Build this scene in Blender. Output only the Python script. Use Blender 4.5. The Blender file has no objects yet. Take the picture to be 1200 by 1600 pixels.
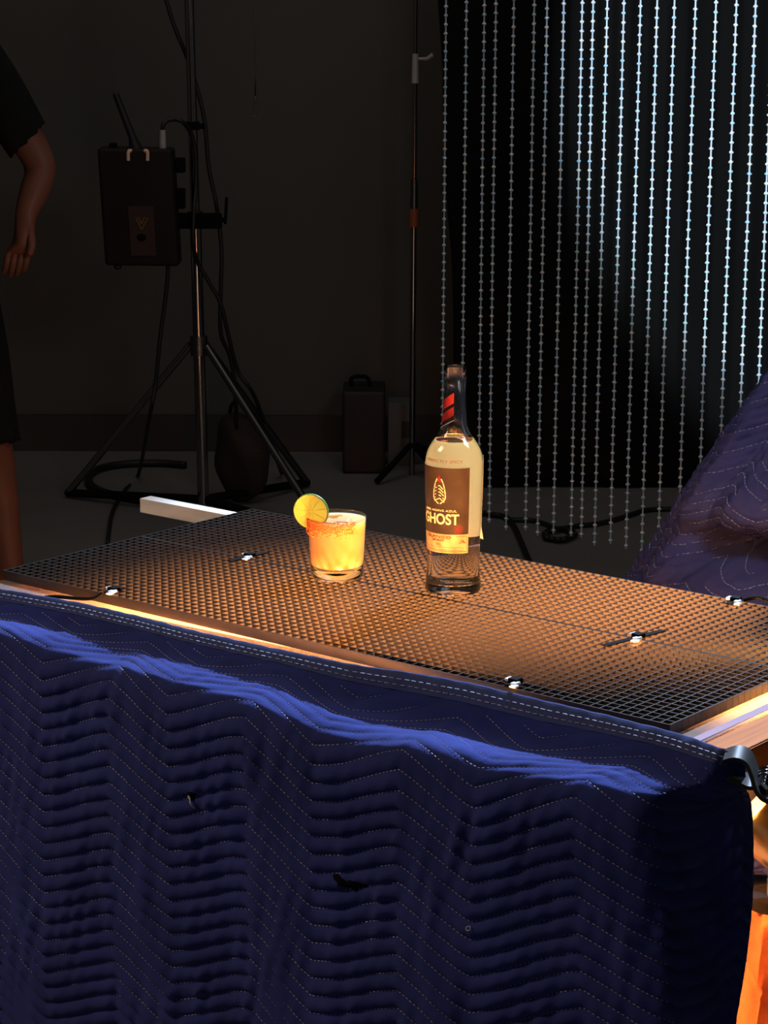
import bpy, bmesh, math, random
import numpy as np
from mathutils import Vector, Matrix
random.seed(7); RNG = np.random.default_rng(7)
SC = bpy.context.scene; COL = SC.collection; PI = math.pi
T = 0.80                                  # height of the top of the grid above the floor

# ------------------------------------------------------------------ camera
F = 3560.0
CAM = Vector((2.19475, -1.91451, T + 0.72254)); YAW, PITCH, ROLL = -0.68281, 0.220653, 0.002896
_f = Vector((math.sin(YAW)*math.cos(PITCH), math.cos(YAW)*math.cos(PITCH), -math.sin(PITCH)))
_r = Vector((math.cos(YAW), -math.sin(YAW), 0)); _u = _r.cross(_f)
RT = _r*math.cos(ROLL) + _u*math.sin(ROLL); UP = -_r*math.sin(ROLL) + _u*math.cos(ROLL); FW = _f
cd = bpy.data.cameras.new('camera'); cam = bpy.data.objects.new('camera', cd); COL.objects.link(cam)
M3 = Matrix((RT, UP, -FW)).transposed()
cam.matrix_world = Matrix.Translation(CAM) @ M3.to_4x4()
cd.sensor_fit = 'VERTICAL'; cd.sensor_height = 36; cd.sensor_width = 27; cd.lens = F/1600*36
cd.clip_start = .05; cd.clip_end = 60
SC.camera = cam
RH = Vector((RT.x, RT.y, 0)).normalized(); FH = Vector((FW.x, FW.y, 0)).normalized(); ZZ = Vector((0, 0, 1))

def ray(x, y):
    x = float(x); y = float(y); return RT*((x-600)/F) - UP*((y-800)/F) + FW
def at(x, y, depth): return CAM + ray(x, y)*float(depth)          # a point seen at x, y, so many metres away
def onz(x, y, z):
    d = ray(x, y); return CAM + d*((z-CAM.z)/d.z)
def ony(x, y, v):
    d = ray(x, y); return CAM + d*((v-CAM.y)/d.y)

def plane_pt(x, y, dh):
    """the point seen at x, y on the upright plane at horizontal distance dh"""
    d = ray(x, y); return CAM + d*(float(dh)/(d.x*FH.x+d.y*FH.y))

# ------------------------------------------------------------------ exposure, world, lights
SC.view_settings.view_transform = 'Standard'; SC.view_settings.look = 'None'
SC.view_settings.exposure = 0.0; SC.view_settings.gamma = 1.0; SC.view_settings.use_curve_mapping = False
cy = SC.cycles
cy.use_denoising = True; cy.max_bounces = 14; cy.transmission_bounces = 14; cy.transparent_max_bounces = 16
cy.diffuse_bounces = 4; cy.glossy_bounces = 4; cy.sample_clamp_indirect = 6.0; cy.blur_glossy = 0.5
w = bpy.data.worlds.new('dark_studio'); SC.world = w; w.use_nodes = True
w.node_tree.nodes['Background'].inputs[0].default_value = (1.0, .86, .72, 1)
w.node_tree.nodes['Background'].inputs[1].default_value = 0.022

def lamp(kind, name, loc, target, energy, color, **kw):
    d = bpy.data.lights.new(name, kind); o = bpy.data.objects.new(name, d); COL.objects.link(o)
    d.energy = energy; d.color = color
    for k, v in kw.items(): setattr(d, k, v)
    o.location = loc
    o.rotation_euler = (Vector(target)-Vector(loc)).to_track_quat('-Z', 'Y').to_euler()
    return o
COOL = (.80, .90, 1.0); WARM = (1.0, .42, .13)
# cool back light, high behind the table, raking over it towards the blanket
lamp('SPOT', 'back_light', (.15, 2.5, T+2.35), (.50, -.06, T), 1500, (.56, .72, 1.0), spot_size=math.radians(30), spot_blend=.35, shadow_soft_size=.05)
# spot on the bead curtain, high and to the right
lamp('SPOT', 'bead_light', at(820, -620, 2.1), at(1500, 30, 5.4), 850, (.74, .88, 1.0), spot_size=math.radians(33), spot_blend=.22, shadow_soft_size=.04)
# warm film lamp under the table
lamp('SPOT', 'under_table_light', (.78, .06, .17), (.52, .27, T), 2400, WARM, spot_size=math.radians(66), spot_blend=.25, shadow_soft_size=.10)
# the film lamp whose orange glow shows at the right end of the table
lamp('SPOT', 'film_lamp_beam', (.965, .235, T-.145), (1.03, .19, T), 60, (1, .46, .12), spot_size=math.radians(150), spot_blend=.5, shadow_soft_size=.03)
lamp('POINT', 'film_lamp_glow', (.955, .265, .615), (0, 0, 0), 1.5, (1, .40, .12), shadow_soft_size=.03)
# small white spot that catches the batten and the left end of the grid
lamp('SPOT', 'batten_light', (-2.1, -1.9, T+1.9), (-.12, .42, T), 75, (1, .95, .88), spot_size=math.radians(11), spot_blend=.5, shadow_soft_size=.03)
# unseen weak fill added left of the camera to lift the blanket front
lamp('AREA', 'front_fill', (-1.2, -1.9, T+2.2), (.45, -.15, T-.3), 8.5, (1.0, .66, .45), size=.9, spread=math.radians(80))
# unseen weak cool fill added to brighten the blanket draped on the right
lamp('AREA', 'side_fill', at(1900, -700, 2.6), at(1180, 750, 4.15), 9, (.86, .88, 1.0), size=.5)
# unseen warm lamp added as spill on the back of the set
lamp('AREA', 'added_warm_spill', (-.5, 1.3, .35), (-2.6, 2.6, .75), 1.2, (1, .55, .28), size=.5)
lamp('AREA', 'back_fill', (-1.9, 2.6, 3.4), (-2.9, 4.6, .3), 7.5, (1, .95, .86), size=2.2)  # unseen wide fill added to lift the back wall

# ------------------------------------------------------------------ helpers
def tag(o, label=None, cat=None, group=None, kind=None):
    if label: o['label'] = label
    if cat: o['category'] = cat
    if group: o['group'] = group
    if kind: o['kind'] = kind
    return o
def thing(name, loc, label, cat, group=None):
    o = bpy.data.objects.new(name, None); COL.objects.link(o); o.location = loc; o.empty_display_size = .05
    return tag(o, label, cat, group)
def link(name, me, mat, parent=None, smooth=False):
    o = bpy.data.objects.new(name, me); COL.objects.link(o)
    if mat is not None: me.materials.append(mat)
    if smooth: me.polygons.foreach_set('use_smooth', [True]*len(me.polygons))
    if parent is not None:
        # meshes are built in world coordinates: bring them into the parent's frame
        p = parent; off = Vector((0, 0, 0))
        while p is not None: off += p.location; p = p.parent
        me.transform(Matrix.Translation(-off)); o.parent = parent
    return o
class MB:
    def __init__(s): s.v = []; s.f = []
    def add(s, vs, fs):
        n = len(s.v); s.v += [tuple(v) for v in vs]; s.f += [tuple(i+n for i in f) for f in fs]; return s
    def box(s, c, size, ax=None, bevel=0, seg=2):
        """box centred at c, with half axes from ax (3 vectors)"""
        X, Y, Z = [Vector(a).normalized() for a in (ax or ((1,0,0),(0,1,0),(0,0,1)))]
        c = Vector(c); hx, hy, hz = [k/2 for k in size]
        bm = bmesh.new(); bmesh.ops.create_cube(bm, size=1)
        bmesh.ops.scale(bm, vec=size, verts=bm.verts)
        if bevel: bmesh.ops.bevel(bm, geom=bm.edges[:], offset=bevel, segments=seg, affect='EDGES', profile=.6)
        bm.verts.index_update()
        vs = [c + X*v.co.x + Y*v.co.y + Z*v.co.z for v in bm.verts]; fs = [[v.index for v in f.verts] for f in bm.faces]
        bm.free(); return s.add(vs, fs)
    def cyl(s, a, b, r0, r1=None, n=16, caps=True):
        a = Vector(a); b = Vector(b); r1 = r0 if r1 is None else r1
        return s.tube([a, b], [r0, r1], n, caps)
    def tube(s, pts, r, n=10, caps=True, closed=False):
        pts = [Vector(p) for p in pts]; m = len(pts)
        rr = r if isinstance(r, (list, tuple)) else [r]*m
        tang = []
        for i in range(m):
            a = pts[(i-1) % m] if (closed or i > 0) else pts[i]; b = pts[(i+1) % m] if (closed or i < m-1) else pts[i]
            tang.append((b-a).normalized())
        ref = Vector((0, 0, 1)) if abs(tang[0].z) < .9 else Vector((1, 0, 0))
        nrm = tang[0].cross(ref).normalized(); vs = []; fs = []
        for i in range(m):
            t = tang[i]; nrm = (nrm - t*nrm.dot(t)).normalized(); bi = t.cross(nrm)
            for k in range(n):
                a = 2*PI*k/n; vs.append(pts[i] + (nrm*math.cos(a) + bi*math.sin(a))*rr[i])
        for i in range(m if closed else m-1):
            j = (i+1) % m
            for k in range(n):
                l = (k+1) % n; fs.append((i*n+k, i*n+l, j*n+l, j*n+k))
        if caps and not closed:
            fs.append(tuple(range(n-1, -1, -1))); fs.append(tuple((m-1)*n+k for k in range(n)))
        return s.add(vs, fs)
    def lathe(s, prof, c, n=64, a0=0, a1=2*PI, closed_prof=False):
        """prof: list of (radius, z)"""
        c = Vector(c); full = abs(a1-a0-2*PI) < 1e-6; cols = n if full else n+1; vs = []; fs = []
        m = len(prof)
        for j in range(cols):
            a = a0 + (a1-a0)*j/n
            for (r, z) in prof: vs.append(c + Vector((math.cos(a)*r, math.sin(a)*r, z)))
        for j in range(n):
            k = (j+1) % cols
            for i in range(m if closed_prof else m-1):
                q = (i+1) % m
                fs.append((j*m+i, k*m+i, k*m+q, j*m+q))
        return s.add(vs, fs)
    def sphere(s, c, r, nu=16, nv=10, ax=None):
        X, Y, Z = ax or (Vector((1,0,0)), Vector((0,1,0)), Vector((0,0,1))); c = Vector(c)
        r = r if isinstance(r, (tuple, list)) else (r, r, r)
        vs = [c + Z*r[2]]; fs = []
        for i in range(1, nv):
            t = PI*i/nv
            for k in range(nu):
                p = 2*PI*k/nu
                vs.append(c + X*r[0]*math.sin(t)*math.cos(p) + Y*r[1]*math.sin(t)*math.sin(p) + Z*r[2]*math.cos(t))
        vs.append(c - Z*r[2])
        for k in range(nu):
            l = (k+1) % nu
            fs.append((0, 1+k, 1+l)); fs.append((len(vs)-1, 1+(nv-2)*nu+l, 1+(nv-2)*nu+k))
            for i in range(nv-2): fs.append((1+i*nu+k, 1+(i+1)*nu+k, 1+(i+1)*nu+l, 1+i*nu+l))
        return s.add(vs, fs)
    def mesh(s, name):
        me = bpy.data.meshes.new(name); me.from_pydata(s.v, [], s.f); me.validate()
        bm = bmesh.new(); bm.from_mesh(me); bmesh.ops.remove_doubles(bm, verts=bm.verts, dist=1e-7)
        bmesh.ops.recalc_face_normals(bm, faces=bm.faces); bm.to_mesh(me); bm.free(); return me
    def build(s, name, mat, parent=None, smooth=False, angle=None):
        o = link(name, s.mesh(name), mat, parent, smooth)
        if smooth and angle is not None:
            try: o.data.set_sharp_from_angle(angle=math.radians(angle))
            except Exception: pass
        return o
def spline(pts, n=10):
    P = [Vector(p) for p in pts]; P = [P[0]*2-P[1]] + P + [P[-1]*2-P[-2]]; out = []
    for i in range(1, len(P)-2):
        a, b, c, d = P[i-1:i+3]
        for k in range(n):
            t = k/n
            out.append(.5*((2*b) + (c-a)*t + (2*a-5*b+4*c-d)*t*t + (-a+3*b-3*c+d)*t**3))
    out.append(P[-2]); return out
def grid_faces(nu, nv):
    i = np.arange(nu-1)[:, None]*nv + np.arange(nv-1)[None, :]
    return np.stack([i, i+nv, i+nv+1, i+1], -1).reshape(-1, 4)
def grid_mesh(name, P, flip=False):
    nu, nv, _ = P.shape; fs = grid_faces(nu, nv)
    if flip: fs = fs[:, ::-1]
    me = bpy.data.meshes.new(name); me.from_pydata(P.reshape(-1, 3).tolist(), [], fs.tolist()); return me

# ------------------------------------------------------------------ materials
def mat(name, col, rough=.5, metal=0.0, spec=.5, noise=None, bump=None, **kw):
    """principled; noise=(scale, darker colour, amount), bump=(scale, strength, distance)"""
    m = bpy.data.materials.new(name); m.use_nodes = True; nt = m.node_tree; b = nt.nodes['Principled BSDF']
    b.inputs['Base Color'].default_value = (*col, 1); b.inputs['Roughness'].default_value = rough
    b.inputs['Metallic'].default_value = metal; b.inputs['Specular IOR Level'].default_value = spec
    for k, v in kw.items():
        i = b.inputs[k.replace('_', ' ')]
        i.default_value = v
    tc = None
    if noise or bump:
        tc = nt.nodes.new('ShaderNodeTexCoord')
    if noise:
        n = nt.nodes.new('ShaderNodeTexNoise'); n.inputs['Scale'].default_value = noise[0]; n.inputs['Detail'].default_value = 6
        mp = nt.nodes.new('ShaderNodeMapping'); mp.inputs['Scale'].default_value = noise[3] if len(noise) > 3 else (1, 1, 1)
        r = nt.nodes.new('ShaderNodeMapRange'); r.inputs[1].default_value = .35; r.inputs[2].default_value = .65
        r.inputs[4].default_value = noise[2]
        x = nt.nodes.new('ShaderNodeMix'); x.data_type = 'RGBA'
        x.inputs[6].default_value = (*col, 1); x.inputs[7].default_value = (*noise[1], 1)
        nt.links.new(tc.outputs['Object'], mp.inputs[0]); nt.links.new(mp.outputs[0], n.inputs['Vector'])
        nt.links.new(n.outputs[0], r.inputs[0]); nt.links.new(r.outputs[0], x.inputs[0]); nt.links.new(x.outputs[2], b.inputs['Base Color'])
    if bump:
        n = nt.nodes.new('ShaderNodeTexNoise'); n.inputs['Scale'].default_value = bump[0]; n.inputs['Detail'].default_value = 8
        bp = nt.nodes.new('ShaderNodeBump'); bp.inputs['Strength'].default_value = bump[1]; bp.inputs['Distance'].default_value = bump[2]
        nt.links.new(tc.outputs['Object'], n.inputs['Vector']); nt.links.new(n.outputs[0], bp.inputs['Height']); nt.links.new(bp.outputs[0], b.inputs['Normal'])
    return m
def shader_mix(name, build):
    m = bpy.data.materials.new(name); m.use_nodes = True; nt = m.node_tree
    nt.nodes.remove(nt.nodes['Principled BSDF']); out = nt.nodes['Material Output']
    nt.links.new(build(nt), out.inputs[0]); return m
def _node(nt, t, **kw):
    n = nt.nodes.new(t)
    for k, v in kw.items(): n.inputs[k].default_value = v
    return n
def _mix(nt, fac, a, b):
    n = nt.nodes.new('ShaderNodeMixShader')
    if isinstance(fac, (int, float)): n.inputs[0].default_value = fac
    else: nt.links.new(fac, n.inputs[0])
    nt.links.new(a, n.inputs[1]); nt.links.new(b, n.inputs[2]); return n.outputs[0]

M = {}
M['floor'] = mat('concrete_floor', (.20, .185, .18), .6, noise=(1.3, (.14, .128, .12), .8), bump=(40, .1, .002))
M['wall'] = mat('grey_wall', (.095, .087, .076), .9, noise=(.8, (.075, .066, .058), .7))
M['base'] = mat('dark_baseboard', (.035, .03, .028), .6)
M['blackcloth'] = mat('black_backdrop_cloth', (.0085, .008, .0078), .95, spec=.05, bump=(300, .2, .001))
M['navy'] = mat('navy_cotton', (.030, .048, .215), .95, spec=.05, noise=(9, (.022, .034, .155), .9), bump=(420, .35, .0012), Sheen_Weight=.03, Sheen_Roughness=.6)
M['navy_bind'] = mat('navy_binding', (.050, .075, .20), .95, spec=.1, bump=(500, .3, .001))
M['navy_faded'] = mat('faded_navy_cotton', (.062, .070, .20), .95, spec=.05, noise=(7, (.045, .050, .15), .9), bump=(420, .3, .0012))
M['thread'] = mat('white_thread', (.42, .46, .58), .8)
M['grid'] = mat('black_plastic_grid', (.036, .030, .027), .30, spec=.22)
M['black'] = mat('black_plastic', (.006, .006, .006), .85, spec=.06)
M['rubber'] = mat('black_rubber', (.010, .009, .009), .55)
M['white_bit'] = mat('glint_and_stripe_white', (.85, .88, .92), .25)  # white for the tie glints and for the pale neck stripe
M['chrome'] = mat('chrome_steel', (.34, .33, .33), .10, 1.0)
M['steel_dark'] = mat('dark_steel', (.16, .16, .165), .35, 1.0)
M['wood'] = mat('lamp_orange_wood', (.52, .17, .03), .6, noise=(6, (.33, .085, .010), .8, (18, 1, 18)), bump=(60, .2, .001), spec=.08)  # the lamp's orange light is put into the wood colour
M['wood_white'] = mat('whitewashed_wood', (.74, .70, .62), .7, noise=(14, (.55, .50, .43), .7, (1, 6, 6)), bump=(90, .2, .001))
M['wood_dark'] = mat('table_leg_wood', (.20, .13, .08), .7)
M['reflection'] = mat('lavender_reflection', (.34, .24, .30), .7, spec=.06)  # colour of the cool light reflected in the sheet
M['orange_canvas'] = mat('orange_canvas', (.62, .17, .035), .85, noise=(14, (.36, .075, .015), .8), bump=(160, .4, .002))
M['box_red'] = mat('dark_red_box', (.017, .0095, .009), .6, spec=.2, noise=(8, (.011, .0065, .0065), .8))
M['peach'] = mat('peach_handle', (.95, .60, .42), .4)
M['panel'] = mat('brown_label_panel', (.050, .027, .024), .5, spec=.2)
M['panel_mark'] = mat('ochre_mark', (.22, .13, .02), .5)
M['grey_plastic'] = mat('grey_plastic', (.42, .38, .37), .4)
M['skin'] = mat('skin', (.22, .078, .042), .55, Subsurface_Weight=.1, Subsurface_Radius=(.02, .008, .004))
M['tshirt'] = mat('black_tshirt', (.012, .013, .012), .9, spec=.1)
M['shorts'] = mat('dark_shorts', (.012, .014, .013), .9, spec=.1)
M['shoe'] = mat('dark_shoe', (.02, .02, .02), .7)
M['sandbag'] = mat('dark_sandbag', (.024, .016, .014), .85, bump=(80, .4, .003))
M['whitebox'] = mat('grey_white_box', (.13, .12, .12), .7)
M['case'] = mat('dark_case', (.016, .010, .010), .6)
M['bead'] = mat('iridescent_crystal', (.70, .80, .90), .22, spec=.8, Coat_Weight=.6, Coat_Roughness=.05, Thin_Film_Thickness=420.0, Thin_Film_IOR=1.45)
def irid(m):
    nt = m.node_tree; b = nt.nodes['Principled BSDF']; g = nt.nodes.new('ShaderNodeNewGeometry')
    r = nt.nodes.new('ShaderNodeValToRGB'); cr = r.color_ramp; cr.elements[0].color = (.42, .72, .95, 1); cr.elements[1].color = (.66, .70, .95, 1)
    for p_, c_ in ((.35, (.72, .86, .95, 1)), (.55, (.50, .90, .80, 1)), (.68, (.92, .90, .80, 1)), (.82, (.76, .84, .98, 1))):
        e = cr.elements.new(p_); e.color = c_
    nt.links.new(g.outputs['Random Per Island'], r.inputs[0]); nt.links.new(r.outputs[0], b.inputs['Base Color'])
irid(M['bead'])
M['cord'] = mat('clear_bead_cord', (.50, .57, .64), .4)
M['lime'] = None
M['lime_rind'] = mat('lime_rind', (.12, .26, .03), .4)
M['lime_pith'] = mat('lime_pith', (.80, .76, .42), .5, Subsurface_Weight=.4, Subsurface_Radius=(.01, .008, .004))
M['salt'] = mat('chili_salt', (.85, .13, .02), .6, noise=(900, (.95, .36, .08), 1.0))
M['drink'] = mat('cloudy_orange_drink', (.89, .58, .25), .25, noise=(22, (.89, .52, .21), .4), Subsurface_Weight=1.0, Subsurface_Radius=(.06, .045, .02), Subsurface_Scale=1.0)
M['ice'] = mat('ice', (.85, .52, .26), .08, IOR=1.31, Subsurface_Weight=.8, Subsurface_Radius=(.03, .02, .01))
M['glass'] = mat('clear_glass', (1, 1, 1), .0, IOR=1.5, Transmission_Weight=1.0)
M['liquid'] = mat('clear_spirit', (1.0, .93, .74), .0, IOR=1.36, Transmission_Weight=1.0)
M['label_dark'] = mat('brown_label', (.036, .022, .015), .4, noise=(70, (.054, .034, .022), .8))
M['label_ink'] = mat('cream_ink', (.95, .78, .46), .5)
M['label_brown_ink'] = mat('brown_ink', (.22, .08, .02), .5)
M['label_red'] = mat('red_ink', (.24, .010, .010), .5)
def _paper(nt):
    c = (.86, .66, .38, 1)
    return _mix(nt, .5, _node(nt, 'ShaderNodeBsdfDiffuse', Color=c).outputs[0], _node(nt, 'ShaderNodeBsdfTranslucent', Color=c).outputs[0])
M['label_paper'] = shader_mix('cream_label_paper', _paper)
def _paper2(nt):
    c = (1, .84, .54, 1)
    return _mix(nt, .62, _node(nt, 'ShaderNodeBsdfDiffuse', Color=c).outputs[0], _node(nt, 'ShaderNodeBsdfTranslucent', Color=c).outputs[0])
M['back_paper'] = shader_mix('cream_back_label_paper', _paper2)
def _thin(nt):
    lw_ = _node(nt, 'ShaderNodeLayerWeight', Blend=.5); p = nt.nodes.new('ShaderNodeMath'); p.operation = 'POWER'; p.inputs[1].default_value = 4.0
    q = nt.nodes.new('ShaderNodeMath'); q.operation = 'MULTIPLY_ADD'; q.inputs[1].default_value = .55; q.inputs[2].default_value = .03
    nt.links.new(lw_.outputs['Facing'], p.inputs[0]); nt.links.new(p.outputs[0], q.inputs[0])
    return _mix(nt, q.outputs[0], _node(nt, 'ShaderNodeBsdfTransparent', Color=(.98, .98, .97, 1)).outputs[0], _node(nt, 'ShaderNodeBsdfGlossy', Color=(1, 1, 1, 1), Roughness=.03).outputs[0])
M['thin_glass'] = shader_mix('tumbler_glass', _thin)
def _sheet(nt):
    c = (1, .82, .74, 1)
    d = _mix(nt, .5, _node(nt, 'ShaderNodeBsdfDiffuse', Color=c).outputs[0], _node(nt, 'ShaderNodeBsdfTranslucent', Color=c).outputs[0])
    a = _mix(nt, .66, d, _node(nt, 'ShaderNodeBsdfTransparent', Color=(1, 1, 1, 1)).outputs[0])
    return _mix(nt, _node(nt, 'ShaderNodeFresnel', IOR=1.45).outputs[0], a, _node(nt, 'ShaderNodeBsdfGlossy', Color=(1, 1, 1, 1), Roughness=.15).outputs[0])
M['sheet'] = shader_mix('frosted_acrylic', _sheet)
def _lime(nt):
    c = (.98, .76, .20, 1)
    return _mix(nt, .55, _node(nt, 'ShaderNodeBsdfDiffuse', Color=c).outputs[0], _node(nt, 'ShaderNodeBsdfTranslucent', Color=c).outputs[0])
M['lime'] = shader_mix('lime_flesh', _lime)
def _vein(nt):
    c = (.98, .84, .34, 1)
    return _mix(nt, .55, _node(nt, 'ShaderNodeBsdfDiffuse', Color=c).outputs[0], _node(nt, 'ShaderNodeBsdfTranslucent', Color=c).outputs[0])
M['lime_vein'] = shader_mix('lime_vein', _vein)
M['clamp'] = mat('dark_grey_plastic', (.030, .032, .032), .45, spec=.12)

# ------------------------------------------------------------------ the room
def slab(name, c, size, ax, m, kind='structure'):
    o = MB().box(c, size, ax).build(name, m); o['kind'] = kind; return o
WALLD = 7.76                                    # horizontal distance from the camera to the back wall
cam0 = Vector((CAM.x, CAM.y, 0)); AX = (RH, FH, ZZ)
slab('floor', cam0 + FH*3.5 + Vector((0, 0, -.05)), (12, 12, .1), AX, M['floor'])
slab('wall_back', cam0 + FH*(WALLD+.06) + Vector((0, 0, 1.8)), (12, .12, 3.6), AX, M['wall'])
slab('baseboard_back', cam0 + FH*(WALLD-.012) + Vector((0, 0, .063)), (12, .024, .126), AX, M['base'])

# ------------------------------------------------------------------ table under the set
GX, CELLS = 1.016, 81
PITCHG = GX/CELLS; GT = .0127
NF, NB = 20, 18
ZS = T - GT - .0008                              # top of the acrylic sheet
tab = thing('wooden_table', (.54, .2, 0), 'pale wooden table frame under the lit grid, wrapped in a navy blanket', 'table')
def quad_board(name, poly, z0, z1, m, parent=None, bevel=.0015):
    """board with the outline poly in plan"""
    bm = bmesh.new(); lo = [bm.verts.new((x, y, z0)) for x, y in poly]; hi = [bm.verts.new((x, y, z1)) for x, y in poly]; n = len(poly)
    bm.faces.new(hi); bm.faces.new(lo[::-1])
    for k in range(n): bm.faces.new((lo[k], lo[(k+1) % n], hi[(k+1) % n], hi[k]))
    bmesh.ops.recalc_face_normals(bm, faces=bm.faces); bmesh.ops.bevel(bm, geom=bm.edges[:], offset=bevel, segments=2, affect='EDGES')
    me = bpy.data.meshes.new(name); bm.to_mesh(me); bm.free(); return link(name, me, m, parent)
zt = ZS - .0045
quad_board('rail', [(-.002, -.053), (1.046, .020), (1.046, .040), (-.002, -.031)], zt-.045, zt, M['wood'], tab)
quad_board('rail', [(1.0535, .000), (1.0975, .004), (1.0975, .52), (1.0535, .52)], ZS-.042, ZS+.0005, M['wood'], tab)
quad_board('rail', [(.002, -.030), (.036, -.028), (.036, .466), (.002, .466)], zt-.24, zt, M['wood'], tab)  # made this deep to keep the lamp below off the batten
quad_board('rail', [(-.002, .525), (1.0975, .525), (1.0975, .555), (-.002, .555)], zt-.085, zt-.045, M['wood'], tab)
for x, y in ((.019, .000), (1.005, .040), (.019, .538), (1.078, .538)):
    h = zt-.0455 if y < .5 else zt-.0855
    MB().box((x, y, h/2), (.034, .034, h), bevel=.002).build('leg', M['wood_dark'], tab)
sheet = quad_board('acrylic_sheet', [(-.001, -.0665), (.07, -.060), (.2, -.043), (.3, -.042), (.385, -.0465), (.5, -.043), (.62, -.033), (.69, -.014), (.76, -.003), (1.052, -.0015), (1.052, .47), (-.001, .47)], ZS-.004, ZS, M['sheet'], None, .0006)
tag(sheet, 'glowing frosted acrylic sheet lying under the black grid', 'sheet')
tp = MB().box((1.0415, .236, ZS+.0004), (.011, .46, .0006)).build('reflection_strip', M['reflection'])  # painted strip for the cool reflection along the sheet
tag(tp, 'straight lavender strip painted in as a cool reflection, running along the right end of the glowing sheet', 'reflection')
bt = MB().box((.08, .4848, T-.0260), (.61, .0235, .022), bevel=.001).build('wooden_batten', M['wood_white'])
tag(bt, 'white wooden batten poking out beyond the back left corner of the grid', 'batten')

# ------------------------------------------------------------------ two egg crate grid panels
def crate(name, y0, rows, label):
    th = .0015; b = MB(); y1 = y0 + rows*PITCHG; z0, z1 = T-GT, T
    def bar(ax0, ax1, across, axis, thick, zb):
        # tapered wall: thinner at the bottom
        t0, t1 = thick*.42, thick*.5
        pr = [(-t0, z0), (t0, z0), (t1, zb), (-t1, zb)]
        vs = []
        for e in (ax0, ax1):
            for (q, z) in pr: vs.append((e, across+q, z) if axis == 0 else (across+q, e, z))
        b.add(vs, [(0, 1, 2, 3), (7, 6, 5, 4), (0, 4, 5, 1), (1, 5, 6, 2), (2, 6, 7, 3), (3, 7, 4, 0)])
    for i in range(rows+1):
        edge = i in (0, rows); y = y0 + i*PITCHG
        y += (.0009 if i == 0 else -.0009 if i == rows else 0)
        bar(0, GX, y, 0, .0017 if edge else th, z1)
    for i in range(CELLS+1):
        edge = i in (0, CELLS); x = i*PITCHG + (.0009 if i == 0 else -.0009 if i == CELLS else 0)
        bar(y0+.0003, y1-.0003, x, 1, .0017 if edge else th, z1-.00015)
    me = bpy.data.meshes.new(name); me.from_pydata(b.v, [], b.f)
    o = link(name, me, M['grid']); tag(o, label, 'grid', 'egg crate grid panels on the table'); return o
crate('grid_panel', 0, NF, 'black egg crate grid panel in front, along the blanket hem, carrying glass and bottle')
YB = NF*PITCHG + .0012
crate('grid_panel', YB, NB, 'black egg crate grid panel at the back, behind the glass and the bottle')

# ------------------------------------------------------------------ cable ties across the grid
def cable_tie(x, y, l0, l1, label, tilt=0.0, drop=None):
    t = thing('cable_tie', (x, y, T), label, 'cable tie', 'cable ties holding the grid panels')
    X = Vector((math.cos(tilt), math.sin(tilt), 0)); Y = Vector((-math.sin(tilt), math.cos(tilt), 0)); Z = ZZ
    o = Vector((x, y, T))
    MB().box(o + Y*(l1-l0)/2 + Z*.0016, (.0085, l0+l1, .0016), (X, Y, Z), .0004).build('strap', M['black'], t)
    MB().box(o + X*.001 + Y*.004 + Z*.0040, (.012, .012, .0055), (X, Y, Z), .001).build('head', M['black'], t)
    h = MB()
    for (a, b) in ((-.008, .006), (.007, -.004)):
        h.box(o + X*a + Y*b + Z*.0032, (.006, .0105, .003), (X, Y, (Z - X*.3).normalized()), .0006)
    h.box(o + X*.011 - Y*.012 + Z*.0026, (.007, .009, .002), (X, Y, (Z - Y*.4).normalized()), .0005)
    h.build('white_bit', M['white_bit'], t)  # white glints on the glossy black ties, built as pale pieces
    if drop:
        MB().tube(spline([o + Vector(d) for d in drop], 6), .0024, 8).build('tail', M['black'], t)
    return t
cable_tie(.199, .251, .032, .036, 'black cable tie on the panel joint, just left of the cocktail glass', -.08)
cable_tie(.812, .249, .052, .048, 'black cable tie on the panel joint, right of the bottle', -.18)
cable_tie(.19, .010, .010, .022, 'black cable tie on the front edge with a loose tail on the pale strip', .0,
          [(-.005, -.010, 0), (-.012, -.018, -.006), (-.03, -.024, -.0085), (-.06, -.036, -.0085), (-.075, -.043, -.0105)])
cable_tie(.808, .012, .010, .016, 'small black cable tie on the front edge, by the blanket hem below the bottle', .0)
cable_tie(.815, YB+NB*PITCHG-.012, .016, .010, 'black cable tie on the back edge, in front of the draped blanket', .1,
          [(.01, .008, .003), (.03, .006, .010), (.05, .004, .008), (.06, .002, .003)])

# ------------------------------------------------------------------ bottle
BX, BY = .5136, .2902; BASE = Vector((BX, BY, T)); PHC = math.atan2(CAM.y-BY, CAM.x-BX)
OUT = [(.0, .0035), (.018, .0028), (.028, .0004), (.0315, .0), (.0342, .0016), (.0352, .005), (.0352, .009), (.0343, .016), (.0332, .028), (.0328, .042), (.0333, .060),
       (.0344, .09), (.0354, .125), (.0360, .152), (.0361, .166), (.0358, .173), (.0345, .1795), (.0318, .1855), (.0275, .1915), (.0225, .197),
       (.0185, .203), (.0160, .211), (.0148, .222), (.0140, .236), (.0134, .252), (.0132, .262), (.0142, .2635), (.0143, .2705), (.0136, .272), (.0136, .2832), (.0130, .2852)]
INN = [(.0098, .2852), (.0094, .2835), (.0094, .26), (.0102, .236), (.0112, .222), (.0126, .211), (.0152, .203), (.0195, .197), (.0246, .1915),
       (.0290, .1855), (.0318, .179), (.0330, .172), (.0333, .16), (.0328, .13), (.0318, .09), (.0306, .06), (.0302, .042), (.0306, .028), (.0312, .018), (.028, .0125), (.018, .0135), (.0, .0175)]
def rad(z):
    zz = [p[1] for p in OUT[3:]]; rr = [p[0] for p in OUT[3:]]
    return float(np.interp(z, zz, rr))
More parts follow.
